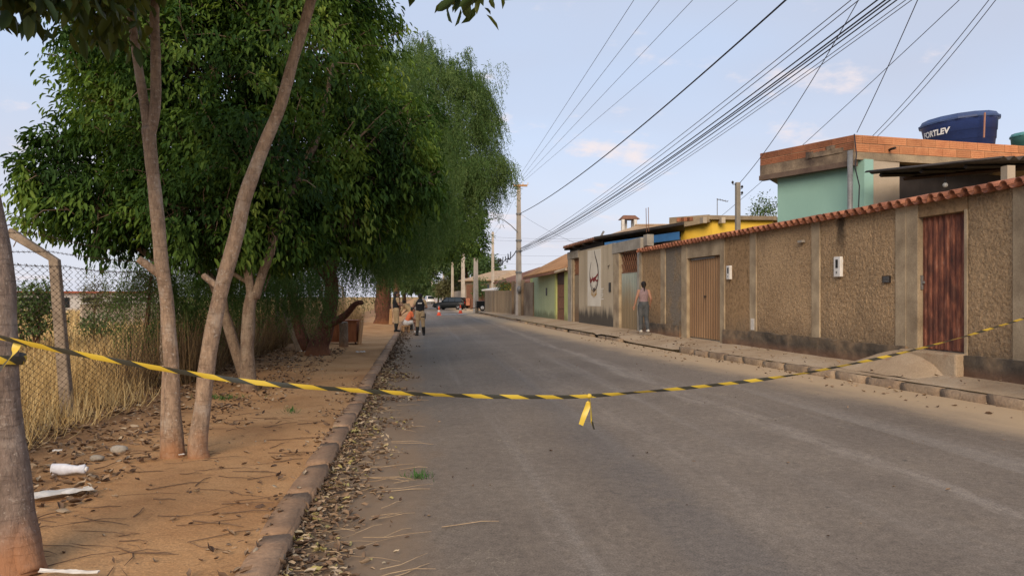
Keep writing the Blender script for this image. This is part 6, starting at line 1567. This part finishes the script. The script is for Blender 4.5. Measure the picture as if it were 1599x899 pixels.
person('officer in black vest half hidden under the hanging branches', put(618.5, 32.2), face_away - 1.1,
       pose(elL=(-.24, .05, 1.15), wrL=(-.10, .26, 1.16), elR=(.24, .05, 1.15), wrR=(.10, .26, 1.12), anL=(-.12, .03, .08), anR=(.12, -.05, .08)),
       [('trousers', 'trousers', 'khaki'), ('shirt', 'shirt', 'khaki'), ('vest', 'vest', 'vest_black'), ('boots', 'boots', 'boot_black'), ('hair', 'hair', 'hair')], .99)
sit = pose(hips=(0, 0, .44), waist=(0, .08, .58), chest=(0, .18, .76), neck=(0, .26, .92), head=(0, .32, 1.03), shL=(-.17, .22, .87), shR=(.17, .22, .87), hpL=(-.09, .03, .42), hpR=(.09, .03, .42),
           elL=(-.22, .30, .62), elR=(.22, .30, .62), wrL=(-.12, .50, .55), wrR=(.12, .50, .52), knL=(-.13, .44, .50), knR=(.13, .44, .50), anL=(-.12, .52, .08), anR=(.14, .42, .08))
sp_ = put(634, 34.0)
person('person in orange top and shorts sitting hunched at the kerb', sp_, face_away - 1.2, sit, [('shirt', 'shirt', 'cloth_orange'), ('shorts', 'shorts', 'cloth_white'), ('shoes', 'shoes', 'cloth_white'), ('hair', 'hair', 'hair')], 1.0)
stool = thing('wooden_stool', 'low wooden stool under the seated person in orange', 'stool', sp_)
mb = MB(); mb.box(-.2, .2, -.18, .14, .29, .325, Matrix.Translation(sp_) @ Matrix.Rotation(face_away - 1.2, 4, 'Z')); mb.build('seat', 'wood_plain', stool)
for a, b_ in ((-.16, -.14), (.16, -.14), (-.16, .1), (.16, .1)):
    mb = MB(); mb.box(a - .02, a + .02, b_ - .02, b_ + .02, 0, .289, Matrix.Translation(sp_) @ Matrix.Rotation(face_away - 1.2, 4, 'Z')); mb.build('leg', 'wood_plain', stool)
person('bent person in khaki shirt beside the seated one', put(640.5, 36.5), face_away + 1.0,
       pose(hips=(0, -.10, .90), waist=(0, .02, 1.02), chest=(0, .20, 1.16), neck=(0, .34, 1.26), head=(0, .43, 1.34), shL=(-.18, .26, 1.24), shR=(.18, .26, 1.24), hpL=(-.09, -.10, .86), hpR=(.09, -.10, .86), elL=(-.22, .36, .98), elR=(.22, .36, .98), wrL=(-.14, .52, .84), wrR=(.14, .52, .84)),
       [('trousers', 'trousers', 'khaki'), ('shirt', 'long_shirt', 'khaki'), ('boots', 'boots', 'boot_black'), ('hair', 'hair', 'hair')], .98)
wz = at(1005, 520, 24.6)
person('woman with dark ponytail, lilac sleeveless top and jeans walking away', Vector((wz.x, wz.y, wz.z + .02)), face_away + .04,
       pose(shL=(-.165, 0, 1.40), shR=(.165, 0, 1.40), elL=(-.25, -.03, 1.14), wrL=(-.30, .02, .90), elR=(.23, -.09, 1.14), wrR=(.22, .03, .92), knL=(-.08, .06, .50), anL=(-.07, .10, .09), knR=(.09, -.02, .49), anR=(.10, -.22, .12), look=(.05, 1, 0)),
       [('jeans', 'trousers', 'denim'), ('sleeveless_top', 'tank', 'top_lilac'), ('hair', 'ponytail', 'hair'), ('shoes', 'shoes', 'cloth_white')], .965)

# ================================================================== VEHICLES
def car(label, base, heading, paint, L=4.1, Wd=1.64, H=1.42, name='parked_car', wagon=True):
    t = thing(name, label, 'car', base); Mx = Matrix.Translation(base) @ Matrix.Rotation(heading, 4, 'Z')     # nose towards +x
    h = Wd / 2
    def loft(name_, secs, mat_, smooth=True):
        """secs: (x, [(half width, z) ...]) closed cross-sections from one side over the top"""
        vs, fs = [], []
        for x, pr in secs:
            ring = [(-w_, z_) for w_, z_ in pr] + [(w_, z_) for w_, z_ in reversed(pr)]
            vs += [Mx @ Vector((x, a, z_)) for a, z_ in ring]
        n = len(secs[0][1]) * 2
        for i in range(len(secs) - 1):
            for k_ in range(n): fs.append((i * n + k_, i * n + (k_ + 1) % n, (i + 1) * n + (k_ + 1) % n, (i + 1) * n + k_))
        fs += [tuple(range(n)), tuple(range((len(secs) - 1) * n, len(secs) * n))[::-1]]
        mb = MB(); mb.add(vs, fs); o = mb.build(name_, mat_, t); bm = bmesh.new(); bm.from_mesh(o.data); bmesh.ops.recalc_face_normals(bm, faces=bm.faces); bm.to_mesh(o.data); bm.free(); o.data.shade_smooth(); return o
    def sec(zb, zs, w0=1.0): return [(h * .88 * w0, zb), (h * .99 * w0, zb + .12), (h * w0, (zb + zs) / 2), (h * .97 * w0, zs - .05), (h * .90 * w0, zs)]
    body = loft('body', [(-L / 2, sec(.36, .80, .90)), (-L / 2 + .08, sec(.28, .88, .97)), (-L * .3, sec(.22, .92)), (0, sec(.2, .90)), (L * .2, sec(.2, .88)), (L * .30, sec(.22, .84)), (L / 2 - .12, sec(.25, .72, .96)), (L / 2, sec(.34, .62, .88))], paint)
    rear = -L / 2 + .12 if wagon else -L * .36
    def cs(zs, wtop): return [(h * .90, .86), (h * .84, .86 + (zs - .86) * .5), (h * wtop, zs - .05), (h * wtop * .86, zs)]
    loft('cabin', [(rear, cs(.95, .88)), (rear + .28, cs(H - .04, .74)), (-L * .1, cs(H, .74)), (L * .06, cs(H - .02, .73)), (L * .24, cs(.90, .86))], paint)
    for sgn in (-1, 1):
        for x0, x1, x2, x3 in ((rear + .22, rear + .38, -L * .20, -L * .20), (-L * .185, -L * .185, .0, .0), (.05, .05, L * .07, L * .20)):
            def pt(x, z_): return Mx @ Vector((x, sgn * (h * (.90 - .16 * (z_ - .86) / (H - .86)) + .012), z_))
            mb = MB(); mb.add([pt(x0, .92), pt(x3, .92), pt(x2, H - .10), pt(x1, H - .10)], [(0, 1, 2, 3)]); o = mb.build('window', 'car_glass', t)
            m_ = o.modifiers.new('thickness', 'SOLIDIFY'); m_.thickness = .02
        mb = MB(); c = Vector((L * .19, sgn * (h + .06), .98)); mb.ball(c, (.06, .09, .06), 8, 6); mb.v = [tuple(Mx @ Vector(v_)) for v_ in mb.v]; mb.build('mirror', paint, t, True)
        for x in (-L * .07, -L * .25): mb = MB(); mb.box(x, x + .15, sgn * h * 1.0 - .015, sgn * h * 1.0 + .015, .74, .77, Mx); mb.build('handle', 'black_plastic', t)
        mb = MB(); mb.ball((L / 2 - .09, sgn * h * .66, .60), (.08, .20, .085), 10, 6); mb.v = [tuple(Mx @ Vector(v_)) for v_ in mb.v]; mb.build('headlight', 'lamp_glass', t, True)
        mb = MB(); mb.box(-L / 2 - .01, -L / 2 + .06, sgn * h * .84 - .07, sgn * h * .84 + .03, .62, .92, Mx); mb.build('tail_light', 'tail_red', t)
        for x in (L * .31, -L * .30):
            Wm = Mx @ Matrix.Translation((x, sgn * (h - .08), .29)) @ Matrix.Rotation(R(90), 4, 'X')
            mb = MB(); mb.lathe([(.20, -.09), (.275, -.085), (.29, -.05), (.29, .05), (.275, .085), (.20, .09)], 22, Wm); w = mb.build('wheel', 'tyre', t, True)
            mb = MB(); mb.lathe([(.195, -.075), (.19, -.092), (.10, -.080), (.05, -.10), (.02, -.10)] if sgn > 0 else [(.02, .10), (.05, .10), (.10, .080), (.19, .092), (.195, .075)], 18, Wm); mb.build('rim', 'rim', w, True)
    for x0, x1, nm in ((L / 2 - .06, L / 2 + .07, 'front_bumper'), (-L / 2 - .07, -L / 2 + .06, 'rear_bumper')):
        mb = MB(); mb.box(x0, x1, -h * .9, h * .9, .30, .46, Mx); bevel(mb.build(nm, 'black_plastic', t), .03)
    def wpt(x, y_, z_): return Mx @ Vector((x, y_, z_))
    for nm, q in (('windscreen', [(L * .225, h * .78, .945), (L * .225, -h * .78, .945), (L * .085, -h * .64, H - .055), (L * .085, h * .64, H - .055)]), ('rear_window', [(rear - .0, h * .74, 1.0), (rear - .0, -h * .74, 1.0), (rear + .20, -h * .64, H - .10), (rear + .20, h * .64, H - .10)])):
        mb = MB(); mb.add([wpt(a + (.035 if nm == 'windscreen' else -.03), b_, c + .02) for a, b_, c in q], [(0, 1, 2, 3)]); o = mb.build(nm, 'car_glass', t); m_ = o.modifiers.new('thickness', 'SOLIDIFY'); m_.thickness = .02
    return t
p = at(704, 488, 84); p.z = road_z(p.x)
car('black hatchback standing across the road at the corner', p, math.pi - .40, 'car_black', 3.75, 1.58, 1.42)
p = at(670, 472, 150); p.z = road_z(p.x)
car('white car far away down the street', p, math.pi / 2 + .15, 'car_white', 4.3, 1.75, 1.6)
tr = thing('black_trailer', 'small black trailer with pale wheel beside the board wall', 'trailer', at(751.5, 488, 66.2) * 1)
q = at(751.5, 487, 66.2); q.z = .34
mb = MB(); mb.box(q.x - .42, q.x + .33, q.y - .4, q.y + .8, .62, 1.20); bevel(mb.build('box', 'car_black', tr), .03)
mb = MB(); mb.lathe([(.12, -.07), (.24, -.07), (.26, 0), (.24, .07), (.12, .07)], 18, Matrix.Translation((q.x + .06, q.y - .46, .62)) @ Matrix.Rotation(R(90), 4, 'X')); w = mb.build('wheel', 'tyre', tr, True)
mb = MB(); mb.lathe([(.16, -.075), (.16, .085), (.03, .10)], 14, Matrix.Translation((q.x + .06, q.y - .46, .62)) @ Matrix.Rotation(R(90), 4, 'X')); mb.build('rim', 'stone_white', w, True)
mb = MB(); mb.tube([(q.x - .42, q.y, .66), (q.x - .95, q.y - .1, .52)], .03, 6); mb.build('drawbar', 'metal_dark', tr)
mb = MB(); mb.box(q.x - .36, q.x - .30, q.y - .35, q.y - .29, .34, .63); mb.box(q.x + .22, q.x + .28, q.y + .6, q.y + .66, .34, .63); mb.build('prop_leg', 'metal_dark', tr)
for px, y_, lab in ((685.5, 492, 'orange and white traffic cone in front of the car nose'), (719, 489.5, 'orange and white traffic cone in front of the car rear')):
    d = F * (EYE - .08) / (y_ - HZ); c = at(px, y_, d); c.z = road_z(c.x); t = thing('traffic_cone', lab, 'traffic cone', c, 'traffic cones by the car'); Mx = Matrix.Translation(c)
    mb = MB(); mb.box(-.2, .2, -.2, .2, 0, .04, Mx); bevel(mb.build('base', 'cone_orange', t), .01)
    mb = MB(); mb.lathe([(.15, .04), (.115, .26)], 16, Mx); mb.build('cone', 'cone_orange', t, True)
    mb = MB(); mb.lathe([(.118, .26), (.088, .44)], 16, Mx); mb.build('band', 'stone_white', t, True)
    mb = MB(); mb.lathe([(.087, .44), (.035, .74), (.025, .75)], 16, Mx); mb.build('cone', 'cone_orange', t, True)
for k_, px in enumerate((694, 708, 722)):
    c = ground_at(px, 491.5, .07); mb = MB(); z0 = road_z(c.x) + .012; mb.add([(c.x - .35, c.y - .9, z0), (c.x + .35, c.y - .9, z0 + .018), (c.x + .35, c.y + .9, z0 + .018), (c.x - .35, c.y + .9, z0)], [(0, 1, 2, 3)])
    tag(mb.build('road_marking', 'paint_road_white'), kind='structure')
lk = ground_at(610, 506, .13); mb = MB(); mb.hexa([(lk.x - .10, lk.y - .03, .12), (lk.x + .10, lk.y - .03, .12), (lk.x + .10, lk.y + .01, .12), (lk.x - .10, lk.y + .01, .12)], [(lk.x - .06, lk.y + .25, .95), (lk.x + .06, lk.y + .25, .95), (lk.x + .06, lk.y + .28, .95), (lk.x - .06, lk.y + .28, .95)])
tag(mb.build('leaning_board', 'wood_plain'), 'orange wooden board leaning against the thick tree trunk', 'board')
